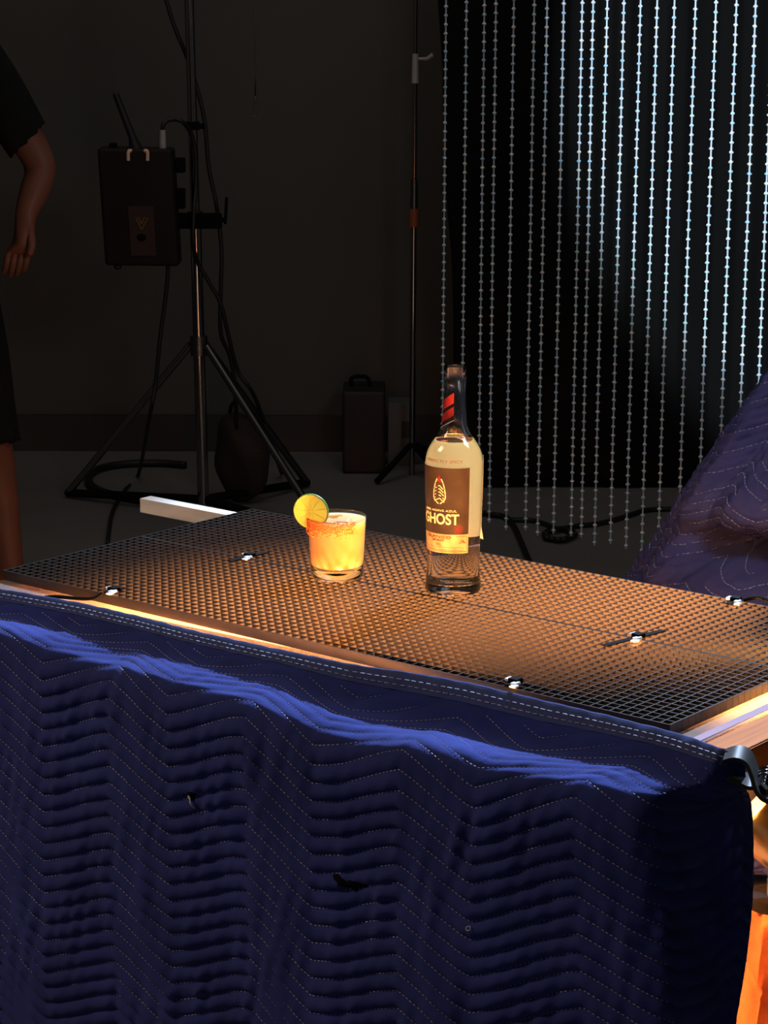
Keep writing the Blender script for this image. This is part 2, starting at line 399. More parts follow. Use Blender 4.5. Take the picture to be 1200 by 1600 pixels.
def dense(pr, n=4):
    q = spline([Vector((a, b, 0)) for a, b in pr], n); return [(max(0, p.x), p.y) for p in q]
bot = thing('bottle', BASE, 'tall clear glass spirit bottle with a brown GHOST label, standing on the grid', 'bottle')
MB().lathe(OUT + INN, BASE, 72).build('bottle_glass', M['glass'], bot, True, 50)
LQ = .1985
liq = [(r-.00025 if False else r+.0003, z) for r, z in INN if z < LQ-.002][::-1]
liq[0] = (0, liq[0][1]); liq = [(0, liq[0][1]-.0003)] + liq[1:] + [(float(np.interp(LQ, [p[1] for p in INN][::-1], [p[0] for p in INN][::-1]))+.0003, LQ), (0, LQ-.0006)]
MB().lathe(liq, BASE, 72).build('liquor', M['liquid'], bot, True, 50)

def wrap(phi0, arc, z, off):
    r = rad(z) + off; a = phi0 + arc/.0355
    return BASE + Vector((math.cos(a)*r, math.sin(a)*r, z))
def patch(phi0, a0, a1, z0, z1, off, thick=.00018, nu=40, nv=14, fn=None):
    """curved sheet with thickness on the bottle"""
    P = []
    for o2 in (off, off+thick):
        for i in range(nu+1):
            for j in range(nv+1):
                a = a0+(a1-a0)*i/nu; z = z0+(z1-z0)*j/nv
                if fn: a, z, e = fn(a, z, i/nu, j/nv)
                else: e = 0
                P.append(wrap(phi0, a, z, o2+e))
    n = (nu+1)*(nv+1); fs = []
    for i in range(nu):
        for j in range(nv):
            q = (i*(nv+1)+j, (i+1)*(nv+1)+j, (i+1)*(nv+1)+j+1, i*(nv+1)+j+1)
            fs.append(tuple(k+n for k in q)); fs.append(tuple(reversed(q)))
    ring = [i*(nv+1) for i in range(nu+1)] + [nu*(nv+1)+j for j in range(1, nv+1)] + [i*(nv+1)+nv for i in range(nu-1, -1, -1)] + [j for j in range(nv-1, 0, -1)]
    for k in range(len(ring)):
        a, b = ring[k], ring[(k+1) % len(ring)]; fs.append((a, b, b+n, a+n))
    return MB().add(P, fs)
def text_mesh(s, size, extrude=.0, spacing=1.0, width=None, bold=0.0):
    c = bpy.data.curves.new('t', 'FONT'); c.body = s; c.size = size; c.align_x = 'CENTER'; c.align_y = 'CENTER'
    c.extrude = extrude; c.space_character = spacing; c.offset = bold
    o = bpy.data.objects.new('t', c); COL.objects.link(o); bpy.context.view_layer.update()
    me = bpy.data.meshes.new_from_object(o.evaluated_get(bpy.context.evaluated_depsgraph_get()))
    bpy.data.objects.remove(o); bpy.data.curves.remove(c)
    if width:
        xs = [v.co.x for v in me.vertices]; k = width/(max(xs)-min(xs))
        for v in me.vertices: v.co.x *= k
    return me
def wrapped_text(s, size, phi0, arc, z, off, m, name, parent, width=None, bold=0.0, spacing=1.0, extrude=.00012, slant=0):
    me = text_mesh(s, size, extrude, spacing, width, bold)
    bm = bmesh.new(); bm.from_mesh(me); bmesh.ops.triangulate(bm, faces=bm.faces)
    bmesh.ops.subdivide_edges(bm, edges=[e for e in bm.edges if e.calc_length() > .003], cuts=1)
    for v in bm.verts: v.co = wrap(phi0, arc+v.co.x, z+v.co.y, off+v.co.z)
    bm.to_mesh(me); bm.free()
    return link(name, me, m, parent)
PF = PHC - math.radians(31)                        # the way the front label faces
lab = patch(PF, -.043, .0392, .0560, .1640, .0002, nu=48, nv=24).build('front_label', M['label_paper'], bot, True, 40)
patch(PF, -.0428, .0390, .0800, .1638, .0004, .0001, nu=48, nv=18).build('label_panel', M['label_dark'], lab, True, 40)
OFF = .0006
wrapped_text('GHOST', .0185, PF, -.001, .0985, OFF, M['label_ink'], 'lettering', lab, width=.0535, bold=.00035)
wrapped_text('100% AGAVE AZUL', .0036, PF, -.001, .1098, OFF, M['label_ink'], 'lettering', lab, width=.047)
wrapped_text('BLANCO', .0046, PF, -.002, .0757, OFF, M['label_brown_ink'], 'lettering', lab, width=.036)
wrapped_text('SPIRIT', .0032, PF, -.002, .0712, OFF, M['label_brown_ink'], 'lettering', lab, width=.018)
wrapped_text('1.0 L', .0038, PF, -.002, .0665, OFF, M['label_brown_ink'], 'lettering', lab, width=.008)
wrapped_text('40%\nALC. VOL.', .0021, PF, .031, .0705, OFF, M['label_brown_ink'], 'lettering', lab)
fr = MB()
def strip(b, pts, wd, phi0=PF, off=OFF):
    """a thin printed line along (arc, z) points"""
    for (a0, z0), (a1, z1) in zip(pts[:-1], pts[1:]):
        d = Vector((a1-a0, z1-z0)); L = d.length; n = Vector((-d.y, d.x))/L*wd/2; k = max(1, int(L/.004)); vs = []
        for i in range(k+1):
            p = Vector((a0, z0))+d*i/k
            for s in (1, -1):
                q = p+n*s; vs.append(wrap(phi0, q.x, q.y, off))
        b.add(vs, [(2*i, 2*i+1, 2*i+3, 2*i+2) for i in range(k)])
strip(fr, [(-.036, .0580), (.0372, .0580), (.0372, .0775), (.022, .0775)], .0005)
strip(fr, [(-.03, .0600), (.032, .0600), (.032, .0633), (-.03, .0633)], .0003)
fr.build('printed_frame', M['label_brown_ink'], lab)
# emblem: a pointed oval of broken strokes with chevrons inside and a red tip
em = MB(); ec = (.0005, .1355)
def E(x, y): return (ec[0]+x*.0088, ec[1]+y*.0172)
for sg in (-1, 1):
    o = [(.30, .86), (.62, .52), (.82, .12), (.94, -.30), (.92, -.62), (.52, -.84), (.10, -1.0)]
    for a, b in zip(o[:-1], o[1:]):
        a = Vector(a); b = Vector(b); d = b-a; a2 = a+d*.06; b2 = b-d*.06
        strip(em, [E(sg*a2.x, a2.y), E(sg*b2.x, b2.y)], .0013)
for k in range(5):
    y = .30-k*.235; w_ = .60+.05*k
    strip(em, [E(-w_, y-.16), E(.05, y+.06)], .0011); strip(em, [E(.05, y+.06), E(w_, y-.22)], .0011)
em.build('emblem', M['label_ink'], lab)
rt = MB(); strip(rt, [E(-.16, .62), E(.0, .86), E(.02, 1.05)], .0030); strip(rt, [E(0, .9), E(.12, .60)], .0026); rt.build('emblem_tip', M['label_red'], lab)
se = MB(); sc = (.0255, .0868)
for k in range(14):
    a = 2*PI*k/14; strip(se, [(sc[0]+.0046*math.cos(a), sc[1]+.0046*math.sin(a)), (sc[0]+.0060*math.cos(a), sc[1]+.0060*math.sin(a))], .0012)
for k in range(8):
    a = 2*PI*k/8; b_ = a+2*PI/10; strip(se, [(sc[0]+.0030*math.cos(a), sc[1]+.0030*math.sin(a)), (sc[0]+.0030*math.cos(b_), sc[1]+.0030*math.sin(b_))], .0010)
strip(se, [(sc[0]-.001, sc[1]+.0015), (sc[0]+.0008, sc[1]-.0018)], .0014)
se.build('seal', M['label_red'], lab)
def peel(a, z, u, v):
    e = 0
    if u < .12 and v < .16: e = .0035*((.12-u)/.12)*((.16-v)/.16)
    return a, z, e
patch(PHC+PI, -.0535, .050, .0660, .1735, .0002, fn=peel, nu=60, nv=26).build('back_label', M['back_paper'], bot, True, 40)
wrapped_text('PERFECTLY SPICY', .0050, PHC-math.radians(14), -.006, .1715, .0001, M['label_brown_ink'], 'shoulder_lettering', bot, width=.050)
# red stripes of the neck band, on its left
def neck_patch(a0, a1, z00, z01, z10, z11, off, name, m):
    ph = PHC - math.radians(40); vs = []; nu = 12
    for i in range(nu+1):
        t = i/nu; a = ph + a0+(a1-a0)*t
        for z in (z00+(z10-z00)*t, z01+(z11-z01)*t):
            r = rad(z)+off; vs.append(BASE+Vector((math.cos(a)*r, math.sin(a)*r, z)))
    MB().add(vs, [(2*i, 2*i+2, 2*i+3, 2*i+1) for i in range(nu)]).build(name, m, bot)
neck_patch(-.9, .62, .228, .240, .241, .254, .0003, 'neck_stripe', M['label_red'])
neck_patch(-.9, .62, .212, .223, .226, .237, .0003, 'neck_stripe', M['label_red'])
neck_patch(-.9, .62, .2065, .2073, .2195, .2203, .0003, 'neck_stripe', M['white_bit'])

# ------------------------------------------------------------------ cocktail
GP = onz(526.5, 902, T); GP.z = T
PHG = math.atan2(CAM.y-GP.y, CAM.x-GP.x)
gl = thing('cocktail_glass', GP, 'tumbler of cloudy orange cocktail with chili salt rim, standing on the grid', 'glass')
go = [(0, .0006), (.028, .0004), (.0325, .0012), (.0348, .0035), (.0352, .008), (.0362, .03), (.0378, .055), (.0392, .079), (.0390, .0805), (.0384, .0812)]
gi = [(.0378, .0805), (.0374, .079), (.0361, .055), (.0346, .03), (.0338, .020), (.0325, .0172), (.029, .0162), (0, .0158)]
MB().lathe(go+gi, GP, 72).build('tumbler', M['thin_glass'], gl, True, 50)
dr = [(0, .0161), (.029, .0165), (.0322, .0175), (.0335, .0203), (.0343, .03), (.0358, .055), (.0371, .0768), (.034, .0763), (.02, .0765), (0, .0764)]
MB().lathe(dr, GP, 72).build('drink', M['drink'], gl, True, 40)
sb = MB()
for k in range(1500):
    a = PHG + math.radians(random.triangular(-125, 42, -45)) if k % 3 else PHG + math.radians(random.uniform(-115, 38))
    z = .0805 - abs(random.gauss(0, .0080)) - .0004
    r = float(np.interp(z, [.055, .079, .081], [.0378, .0392, .0390])) + random.uniform(-.0002, .0005); q = random.uniform(.0006, .0014)
    c = GP + Vector((math.cos(a)*r, math.sin(a)*r, max(z, .060)))
    vs = [c+Vector((random.gauss(0, 1), random.gauss(0, 1), random.gauss(0, 1))).normalized()*q for _ in range(4)]
    vs = [c+Vector(v)*q*random.uniform(.7, 1.2) for v in ((1, 0, 0), (-1, 0, 0), (0, 1, 0), (0, -1, 0), (0, 0, 1), (0, 0, -1))]
    sb.add(vs, [(0, 2, 4), (2, 1, 4), (1, 3, 4), (3, 0, 4), (2, 0, 5), (1, 2, 5), (3, 1, 5), (0, 3, 5)])
MB().lathe([(0, .0010), (.031, .0010), (.0338, .004), (.0341, .012), (.0336, .0150), (.029, .0155), (0, .0152)], GP, 64).build('glass_base', M['glass'], gl, True, 50)
so = sb.build('salt_rim', M['salt'], gl); so['kind'] = 'stuff'; so['label'] = 'coarse orange red chili salt crust'
for k, (dx, dy, dz, rz, tl, lb) in enumerate(((.012, -.002, .0735, .4, .25, 'melting ice cube at the right of the cocktail'), (-.012, .010, .0728, 1.1, -.3, 'melting ice cube at the back of the cocktail, beside the lime wheel'),
                                             (.002, -.018, .0722, .2, .35, 'melting ice cube nearest the salted rim of the cocktail'))):
    Rm = Matrix.Rotation(rz, 3, 'Z') @ Matrix.Rotation(tl, 3, 'X')
    o = MB().box(GP + Vector((dx, dy, dz)), (.018, .018, .012), [Rm @ Vector(v) for v in ((1, 0, 0), (0, 1, 0), (0, 0, 1))], .003, 3).build('ice_cube', M['ice'], None, True)
    tag(o, lb, 'ice', 'ice cubes in the cocktail')
# lime wheel slotted on the left of the rim
RL = .0228
lc = GP - RH*.0325 + ZZ*.0895 - FH*.012
lx = (RH*.96 - FH*.10 ).normalized(); ln = (-FH*.97 - RH*.22 - ZZ*.05).normalized(); lx = (lx - ln*lx.dot(ln)).normalized(); lz = ln.cross(lx) * -1
if lz.z < 0: lz = -lz
lw = thing('lime_wheel', lc, 'round lime slice perched on the left rim of the cocktail glass', 'lime')
def disc(b, r0, r1, y0, y1, n=64, slot=None):
    vs = []; fs = []
    ang = [2*PI*k/n for k in range(n)]
    for (r, y) in ((r0, y0), (r1, y0), (r1, y1), (r0, y1)):
        for a in ang: vs.append(lc + lx*math.cos(a)*r + lz*math.sin(a)*r + ln*y)
    for q in range(4):
        for k in range(n):
            l = (k+1) % n; j = (q+1) % 4
            fs.append((q*n+k, q*n+l, j*n+l, j*n+k))
    b.add(vs, fs)
d1 = MB(); disc(d1, .0001, RL*.93, -.0016, .0016); d1.build('flesh', M['lime'], lw)
d2 = MB(); disc(d2, RL*.925, RL*.965, -.00165, .00165); d2.build('pith', M['lime_pith'], lw)
d3 = MB(); disc(d3, RL*.96, RL, -.0017, .0017); d3.build('rind', M['lime_rind'], lw)
d4 = MB()
for k in range(9):
    a = 2*PI*k/9+.25
    d4.tube([lc + (lx*math.cos(a)+lz*math.sin(a))*q + ln*.00145 for q in (.002, RL*.9)], .0003, 6)
d4.build('membrane', M['lime_vein'], lw)

# ------------------------------------------------------------------ quilted moving blanket over the front of the table
KEY = np.array([(-.34, -.34, -.160, -.34, -.110), (0, 0, -.132, 0, -.0730), (.1, .1, -.130, .1, -.0575), (.2, .2, -.129, .2, -.0450), (.3, .3, -.130, .3, -.0438), (.385, .385, -.131, .385, -.0480), (.50, .50, -.130, .502, -.0445), (.62, .62, -.124, .625, -.0340), (.685, .685, -.119, .692, -.0150), (.75, .75, -.115, .765, -.0050),
                (.90, .90, -.108, .945, -.007), (.98, .982, -.102, 1.040, -.013), (1.03, 1.032, -.094, 1.085, -.024), (1.045, 1.045, -.086, 1.094, -.027), (1.06, 1.053, -.072, 1.099, -.028),
                (1.12, 1.082, -.028, 1.108, -.022), (1.21, 1.112, .000, 1.116, -.006)])
PROF = np.array([(0, 0, -.002), (.010, .08, -.007), (.028, .16, -.024), (.046, .24, -.042), (.060, .36, -.0495), (.098, .70, -.0515), (.128, .93, -.060), (.146, .985, -.078), (.17, 1, -.104), (.74, 1.0, -.674)])
def smooth_interp(x, xp, fp, wd):
    ks = np.linspace(-1, 1, 9); wt = (1-np.abs(ks)*.9); wt /= wt.sum()
    return sum(w_*np.interp(x+k*wd, xp, fp) for k, w_ in zip(ks, wt))
PHS = RNG.uniform(0, 2*PI, 40)
def blanket_base(s, v):
    lx_, ly_, hx_, hy_ = [smooth_interp(s, KEY[:, 0], KEY[:, i], .014) for i in (1, 2, 3, 4)]
    fr_ = smooth_interp(v, PROF[:, 0], PROF[:, 1], .012); z = smooth_interp(v, PROF[:, 0], PROF[:, 2], .012)
    z = z - .004*np.clip((.35-s)/.5, 0, 1)*(fr_)
    z = z + (.36*np.clip((.68-s)/.16, 0, 1)+.26*np.clip((s-.84)/.12, 0, 1)*np.clip((1.10-s)/.05, 0, 1))*np.minimum(-z, .06)
    # the roll swells and sinks along its length
    sw = .010*np.sin(s*9+1.0) + .007*np.sin(s*17+.4) + .004*np.sin(s*31+2)
    bumpz = np.exp(-((v-.105)/.035)**2)
    x = hx_+(lx_-hx_)*fr_; y = hy_+(ly_-hy_)*fr_
    y = y - sw*bumpz*.8; z = z + sw*bumpz*.45
    # loose folds lower down
    low = np.clip((v-.16)/.3, 0, 1)
    y = y + low*(.006*np.sin(s*13+v*3) + .004*np.sin(s*29-v*5+1.3)); 
    cor = np.clip((s-.80)/.24, 0, 1)**2*np.clip((1.19-s)/.13, 0, 1); x = x + cor*.032*low; y = y + cor*.018*low
    rgt = np.clip((s-1.08)/.1, 0, 1); x = x + rgt*(.010*np.sin(v*11-1.0)-.006*np.clip((v-.22)/.3, 0, 1))
    return np.stack([x, y, z+T], -1)
QS, QP, QA = .0207, .2125, .042
def tri(s):
    ph = (s/QP) % 1.0; fr_ = .55
    t = np.where(ph < fr_, ph/fr_, (1-ph)/(1-fr_))          # rises to the right then drops
    return t*t*(3-2*t)*.25 + t*.75
def quilt_w(s, v): return v + QA*tri(s)
def quilt_disp(s, v):
    q = (quilt_w(s, v)/QS) % 1.0
    puff = np.sin(PI*q)**.75
    bind = np.clip((v-.024)/.01, 0, 1)
    wr = np.zeros_like(s)
    for k in range(14):
        fs_ = 60+22*k; wr += np.sin(s*fs_*(1+.1*math.sin(k*1.7)) + v*(-30+9*k) + PHS[k] + 2.0*np.sin(v*23+PHS[k+14]))/(1+.35*k)
    wr *= .0014*(.3+.7*np.clip((v-.13)/.05, 0, 1))*(.35+.65*puff)*(0.5+.5*np.sin(s*11+v*14+2)**2)
    return bind*(.0060*puff)*(.24+.76*np.clip((v-.12)/.05, 0, 1))*(.55+.45*np.clip((1.04-s)/.12, 0, 1)) + wr*bind
def normals(fn, s, v):
    e = 1e-3; a = fn(s+e, v)-fn(s-e, v); b = fn(s, v+e)-fn(s, v-e)
    n = np.cross(a, b); n /= np.linalg.norm(n, axis=-1, keepdims=True)+1e-12
    return -n if False else n
def blanket_pt(s, v, off=0.0, quilt=True):
    n = -np.cross(*(lambda e: (blanket_base(s+e, v)-blanket_base(s-e, v), blanket_base(s, v+e)-blanket_base(s, v-e)))(1.5e-3))
    n /= np.linalg.norm(n, axis=-1, keepdims=True)+1e-12
    s2 = -1.0 if False else 1.0
    d = (quilt_disp(s, v) if quilt else 0)+off
    return blanket_base(s, v) + n*np.asarray(d)[..., None]*SGN
SGN = 1.0
# make sure the puffs point outwards
_t = blanket_base(np.array([.5, .501]), np.array([.4, .4])); _n = -np.cross(blanket_base(np.array(.501), np.array(.4))-blanket_base(np.array(.5), np.array(.4)), blanket_base(np.array(.5), np.array(.401))-blanket_base(np.array(.5), np.array(.4)))
if _n[1] > 0: SGN = -1.0
S, V = np.meshgrid(np.linspace(-.03, 1.21, 700), np.linspace(0, .70, 540), indexing='ij')
bl = thing('moving_blanket', (.45, -.13, .06), 'navy quilted moving blanket hanging over the front of the table', 'blanket')
me = grid_mesh('cloth', blanket_pt(S, V)); link('cloth', me, M['navy'], bl, True)
S2, V2 = np.meshgrid(np.linspace(-.03, 1.10, 460), np.concatenate([np.linspace(.0245, 0, 10), [-.0012], np.linspace(0, .006, 3)]), indexing='ij')
offs = np.concatenate([np.linspace(.0008, .0016, 10), [.0004], [-.001]*3])[None, :]*np.ones_like(S2)
offs += .0006*np.sin(S2*190)*np.sin(S2*57+1)
link('binding', grid_mesh('binding', blanket_pt(S2, V2, offs, False)), M['navy_bind'], bl, True)
def dashes(b, sv, L, gap, wd, lift, fn=None):
    """sv: polyline (N,2) of (s, v); dashes along it"""
    fn = fn or blanket_pt
    P = fn(sv[:, 0], sv[:, 1], lift)
    dl = np.concatenate([[0], np.cumsum(np.linalg.norm(np.diff(P, axis=0), axis=1))]); t = 0
    N = fn(sv[:, 0], sv[:, 1], lift+.002)-P; N /= np.linalg.norm(N, axis=1, keepdims=True)
    tot = dl[-1]; st = []
    while t < tot-L:
        st.append(t); t += L+gap*(.7+.6*random.random())
    for t in st:
        tt = np.linspace(t, t+L, 3); p = np.stack([np.interp(tt, dl, P[:, i]) for i in range(3)], -1); n = np.stack([np.interp(tt, dl, N[:, i]) for i in range(3)], -1)
        d = p[2]-p[0]; d /= np.linalg.norm(d)+1e-9; vs = []
        for i in range(3):
            sd = np.cross(d, n[i]); sd /= np.linalg.norm(sd)+1e-9; k = wd*(1 if i == 1 else .6)
            vs += [p[i]+sd*k-n[i]*wd*.5, p[i]+n[i]*wd*(.9 if i == 1 else .1), p[i]-sd*k-n[i]*wd*.5]
        b.add(vs, [(0, 1, 4, 3), (1, 2, 5, 4), (3, 4, 7, 6), (4, 5, 8, 7)])
def qlines(smin, smax, vmin, vmax):
    k0 = int(vmin/QS)-1; k1 = int((vmax+QA)/QS)+1; ss = np.arange(smin, smax, .0015)
    for k in range(k0, k1+1):
        v = k*QS - QA*tri(ss); ok = (v > vmin) & (v < vmax)
        idx = np.where(ok)[0]
        if len(idx) < 4: continue
        for seg in np.split(idx, np.where(np.diff(idx) > 1)[0]+1):
            if len(seg) > 4: yield np.stack([ss[seg], v[seg]], -1)
b = MB()
for ln_ in qlines(-.025, 1.055, .032, .55): dashes(b, ln_, .0030, .0026, .00042, .0014)
me = bpy.data.meshes.new('quilt_stitching'); me.from_pydata([tuple(map(float, v)) for v in b.v], [], b.f); link('quilt_stitching', me, M['thread'], bl)
b = MB()
for vv in (.0125, .0190):
    ss = np.arange(-.025, 1.09, .002); dashes(b, np.stack([ss, np.full_like(ss, vv)], -1), .0062, .0030, .00060, .0020)
me = bpy.data.meshes.new('hem_stitching'); me.from_pydata([tuple(map(float, v)) for v in b.v], [], b.f); link('hem_stitching', me, M['thread'], bl)

def blot(s0, v0, rs, rv, name, m, off=.0026, n=26, sd_=1):
    rg = random.Random(sd_); ph = [rg.uniform(0, 6.28) for _ in range(4)]; rr = np.linspace(0, 1, 7); aa = np.linspace(0, 2*PI, n, endpoint=False); P = []
    for q in rr:
        k = q*(1+.28*np.sin(2*aa+ph[0])+.22*np.sin(3*aa+ph[1])+.20*np.sin(5*aa+ph[2])+.12*np.sin(9*aa+ph[3]))
        P.append(blanket_pt(s0+rs*k*np.cos(aa), v0+rv*k*np.sin(aa), off-.002*q*q))
    vs = [tuple(p) for r in P for p in r]; me = bpy.data.meshes.new(name)
    me.from_pydata(vs, [], [(i*n+k, i*n+(k+1) % n, (i+1)*n+(k+1) % n, (i+1)*n+k) for i in range(6) for k in range(n)]); return link(name, me, m, bl, True)
M['stain'] = mat('black_stain', (.004, .004, .006), .9, spec=.05)
def find_sv(px, py):
    a = np.array([(s_, v_) for s_ in np.arange(-.1, 1.15, .01) for v_ in np.arange(.02, .6, .005)]); P = blanket_base(a[:, 0], a[:, 1])-np.array(CAM)
    z = P@np.array(FW); x = 600+F*(P@np.array(RT))/z; y = 800-F*(P@np.array(UP))/z; return a[np.argmin((x-px)**2+(y-py)**2)]
q_ = find_sv(546, 1383); blot(q_[0], q_[1], .016, .007, 'stain', M['stain'], sd_=3)
q_ = find_sv(297, 1240); blot(q_[0], q_[1], .009, .005, 'tear', M['stain'], sd_=5)
b = MB(); p_ = [Vector(blanket_pt(np.array(q_[0]+a_), np.array(q_[1]+b_), c_).tolist()) for a_, b_, c_ in ((-.002, .0, .003), (.003, .002, .007), (.006, .006, .006), (.009, .012, .004))]
b.tube(spline(p_, 5), .0010, 6); b.build('loose_thread', M['thread'], bl, True)
q_ = find_sv(739, 1448); c_ = [Vector(blanket_pt(np.array(q_[0]+.0025*math.cos(a_)), np.array(q_[1]+.0022*math.sin(a_)), .003).tolist()) for a_ in np.linspace(0, 2*PI, 14)[:-1]]
b = MB(); b.tube(c_, .0005, 6, closed=True); b.build('thread_ring', M['thread'], bl, True)

# ------------------------------------------------------------------ spring clamp at the right corner
cp = Vector((1.108, -.026, T))
clp = thing('spring_clamp', cp, 'dark grey spring clamp gripping the blanket at the right table corner', 'clamp')
def ribbon(b, pts, wd, th, side):
    P = spline(pts, 8); side = Vector(side).normalized(); n = len(P); vs = []; fs = []
    for i, p in enumerate(P):
        t = (P[min(i+1, n-1)]-P[max(i-1, 0)]).normalized(); nn = t.cross(side).normalized(); k = i/(n-1)
        ww = wd(k) if callable(wd) else wd
        for a, c in ((-1, -1), (1, -1), (1, 1), (-1, 1)): vs.append(p+side*a*ww/2+nn*c*th/2)
    for i in range(n-1):
        for q in range(4):
            r = (q+1) % 4; fs.append((i*4+q, i*4+r, i*4+4+r, i*4+4+q))
    fs += [(3, 2, 1, 0), tuple((n-1)*4+q for q in range(4))]; b.add(vs, fs)
sd = (RH*.25 + FH*.95 + ZZ*.1).normalized()
CDEP = (cp-CAM).dot(FW)
def C(x, y, d=0): return at(x, y, CDEP+d)
b = MB(); ribbon(b, [C(1133, 1181), C(1152, 1177), C(1168, 1184), C(1177, 1203), C(1184, 1226), C(1197, 1241), C(1222, 1248), C(1252, 1250)], lambda k: .034-.012*abs(k-.45), .0042, sd)
b.build('jaw', M['clamp'], clp, True, 40)
b = MB(); ribbon(b, [C(1140, 1207, .02), C(1156, 1215, .02), C(1176, 1222, .02), C(1200, 1212, .02), C(1225, 1196, .02), C(1250, 1182, .02)], lambda k: .030, .0042, sd)
b.build('jaw', M['clamp'], clp, True, 40)
pv = C(1196, 1217, .012)
b = MB(); b.cyl(pv-sd*.021, pv+sd*.021, .0045, n=14); b.build('pivot_pin', M['chrome'], clp, True, 40)
b = MB(); b.tube([pv+RH*.010*math.cos(a)+ZZ*.010*math.sin(a)+sd*(-.012+.024*a/(6*PI)) for a in np.linspace(0, 6*PI, 60)], .0014, 6); b.build('spring', M['chrome'], clp, True)
for q in ([C(1226, 1248), C(1245, 1250), C(1268, 1252)], [C(1208, 1200, .02), C(1228, 1193, .02), C(1258, 1178, .02)]):
    b = MB(); b.tube(q, [.008, .0095, .008], 12); b.build('grip', M['rubber'], clp, True, 50)

# ------------------------------------------------------------------ warm lamp and orange bag under the table
bc = Vector((1.03, .37, 0)); BT = .484
bag = thing('canvas_bag', bc, 'orange canvas bag with a flat side pocket standing under the right end of the table', 'bag')
def bag_ring(z, k, r=.03, n=8):
    """rounded rectangle around the bag at height z"""
    out = []; hx, hy = .11*k, .07*k
    for sx, sy, a0 in ((1, 1, 0), (-1, 1, PI/2), (-1, -1, PI), (1, -1, 1.5*PI)):
        for i in range(n):
            a = a0+PI/2*i/(n-1); wob = .004*math.sin(9*a+z*30)+.003*math.sin(23*z+a*3)
            out.append(bc + RH*(sx*(hx-r)+math.cos(a)*(r+wob)) + FH*(sy*(hy-r)+math.sin(a)*(r+wob)) + ZZ*z)
    return out
zs = [0, .004, .03, .08, .14, .2, .25, .3, .34, .37, .392, .398, .402, .410, .44, .465, .478, BT]; ks = [.9, .97, 1.01, 1.02, 1.06, 1.10, 1.10, 1.06, 1.0, .955, .93, .935, .915, .925, .90, .89, .885, .86]
rings = [bag_ring(z, k) for z, k in zip(zs, ks)]; n = len(rings[0]); b = MB()
b.add([p for r in rings for p in r], [(i*n+k, i*n+(k+1) % n, (i+1)*n+(k+1) % n, (i+1)*n+k) for i in range(len(rings)-1) for k in range(n)] + [tuple(range(n-1, -1, -1)), tuple((len(rings)-1)*n+k for k in range(n))])
b.build('body', M['orange_canvas'], bag, True, 60)
pk = MB(); pk.box(bc - FH*.080 + RH*.02 + ZZ*.30, (.13, .016, .15), (RH, FH, ZZ), .006, 3); pk.build('pocket', M['orange_canvas'], bag, True, 50)
sm = MB(); sm.box(bc - FH*.0665 + ZZ*.400, (.18, .006, .006), (RH, FH, ZZ), .002); sm.box(bc - FH*.0685 + ZZ*.388, (.18, .006, .004), (RH, FH, ZZ), .0015); sm.build('seam', M['orange_canvas'], bag, True)
M['brass'] = mat('brassy_metal', (.60, .40, .14), .25, 1.0)
def em_mat(name, col, st):
    m = bpy.data.materials.new(name); m.use_nodes = True; b = m.node_tree.nodes['Principled BSDF']
    b.inputs['Base Color'].default_value = (*col, 1); b.inputs['Emission Color'].default_value = (*col, 1); b.inputs['Emission Strength'].default_value = st; return m
M['lens'] = em_mat('lit_lamp_lens', (1, .36, .16), 3.0)
lb_ = Vector((.963, .333, BT))
fl = thing('film_lamp', lb_, 'brassy film lamp lit orange under the right end of the table, above the orange bag', 'lamp')
hd = Vector((-.70, -.30, .62)).normalized(); hs = hd.cross(ZZ).normalized(); hu = hs.cross(hd)
hc = lb_ + ZZ*.095
b = MB(); b.cyl(lb_, lb_+ZZ*.012, .035, .03, 28); b.build('base', M['black'], fl, True, 40)
b = MB(); ribbon(b, [hc+hs*.052+hd*.0, hc+hs*.053-ZZ*.045, lb_+ZZ*.014+hs*.03, lb_+ZZ*.013, lb_+ZZ*.014-hs*.03, hc-hs*.053-ZZ*.045, hc-hs*.052], .012, .003, hd); b.build('yoke', M['brass'], fl, True, 40)
b = MB(); b.tube([hc-hd*.045, hc-hd*.04, hc-hd*.02, hc+hd*.02, hc+hd*.032, hc+hd*.036], [.022, .034, .044, .046, .050, .050], 30); b.build('housing', M['brass'], fl, True, 40)
b = MB(); b.tube([hc+hd*.0362, hc+hd*.039, hc+hd*.041], [.044, .036, .008], 30); b.build('lens', M['lens'], fl, True, 60)
for sg, ax_ in ((1, hu), (-1, hu), (1, hs)):
    o_ = hc+hd*.036+ax_*sg*.05; q = (hd*.9+ax_*sg*.55).normalized(); sd_ = hd.cross(ax_).normalized()
    MB().box(o_+q*.022, (.07, .044, .0015), (sd_, q, sd_.cross(q)), .0005).build('barn_door', M['black'], fl)

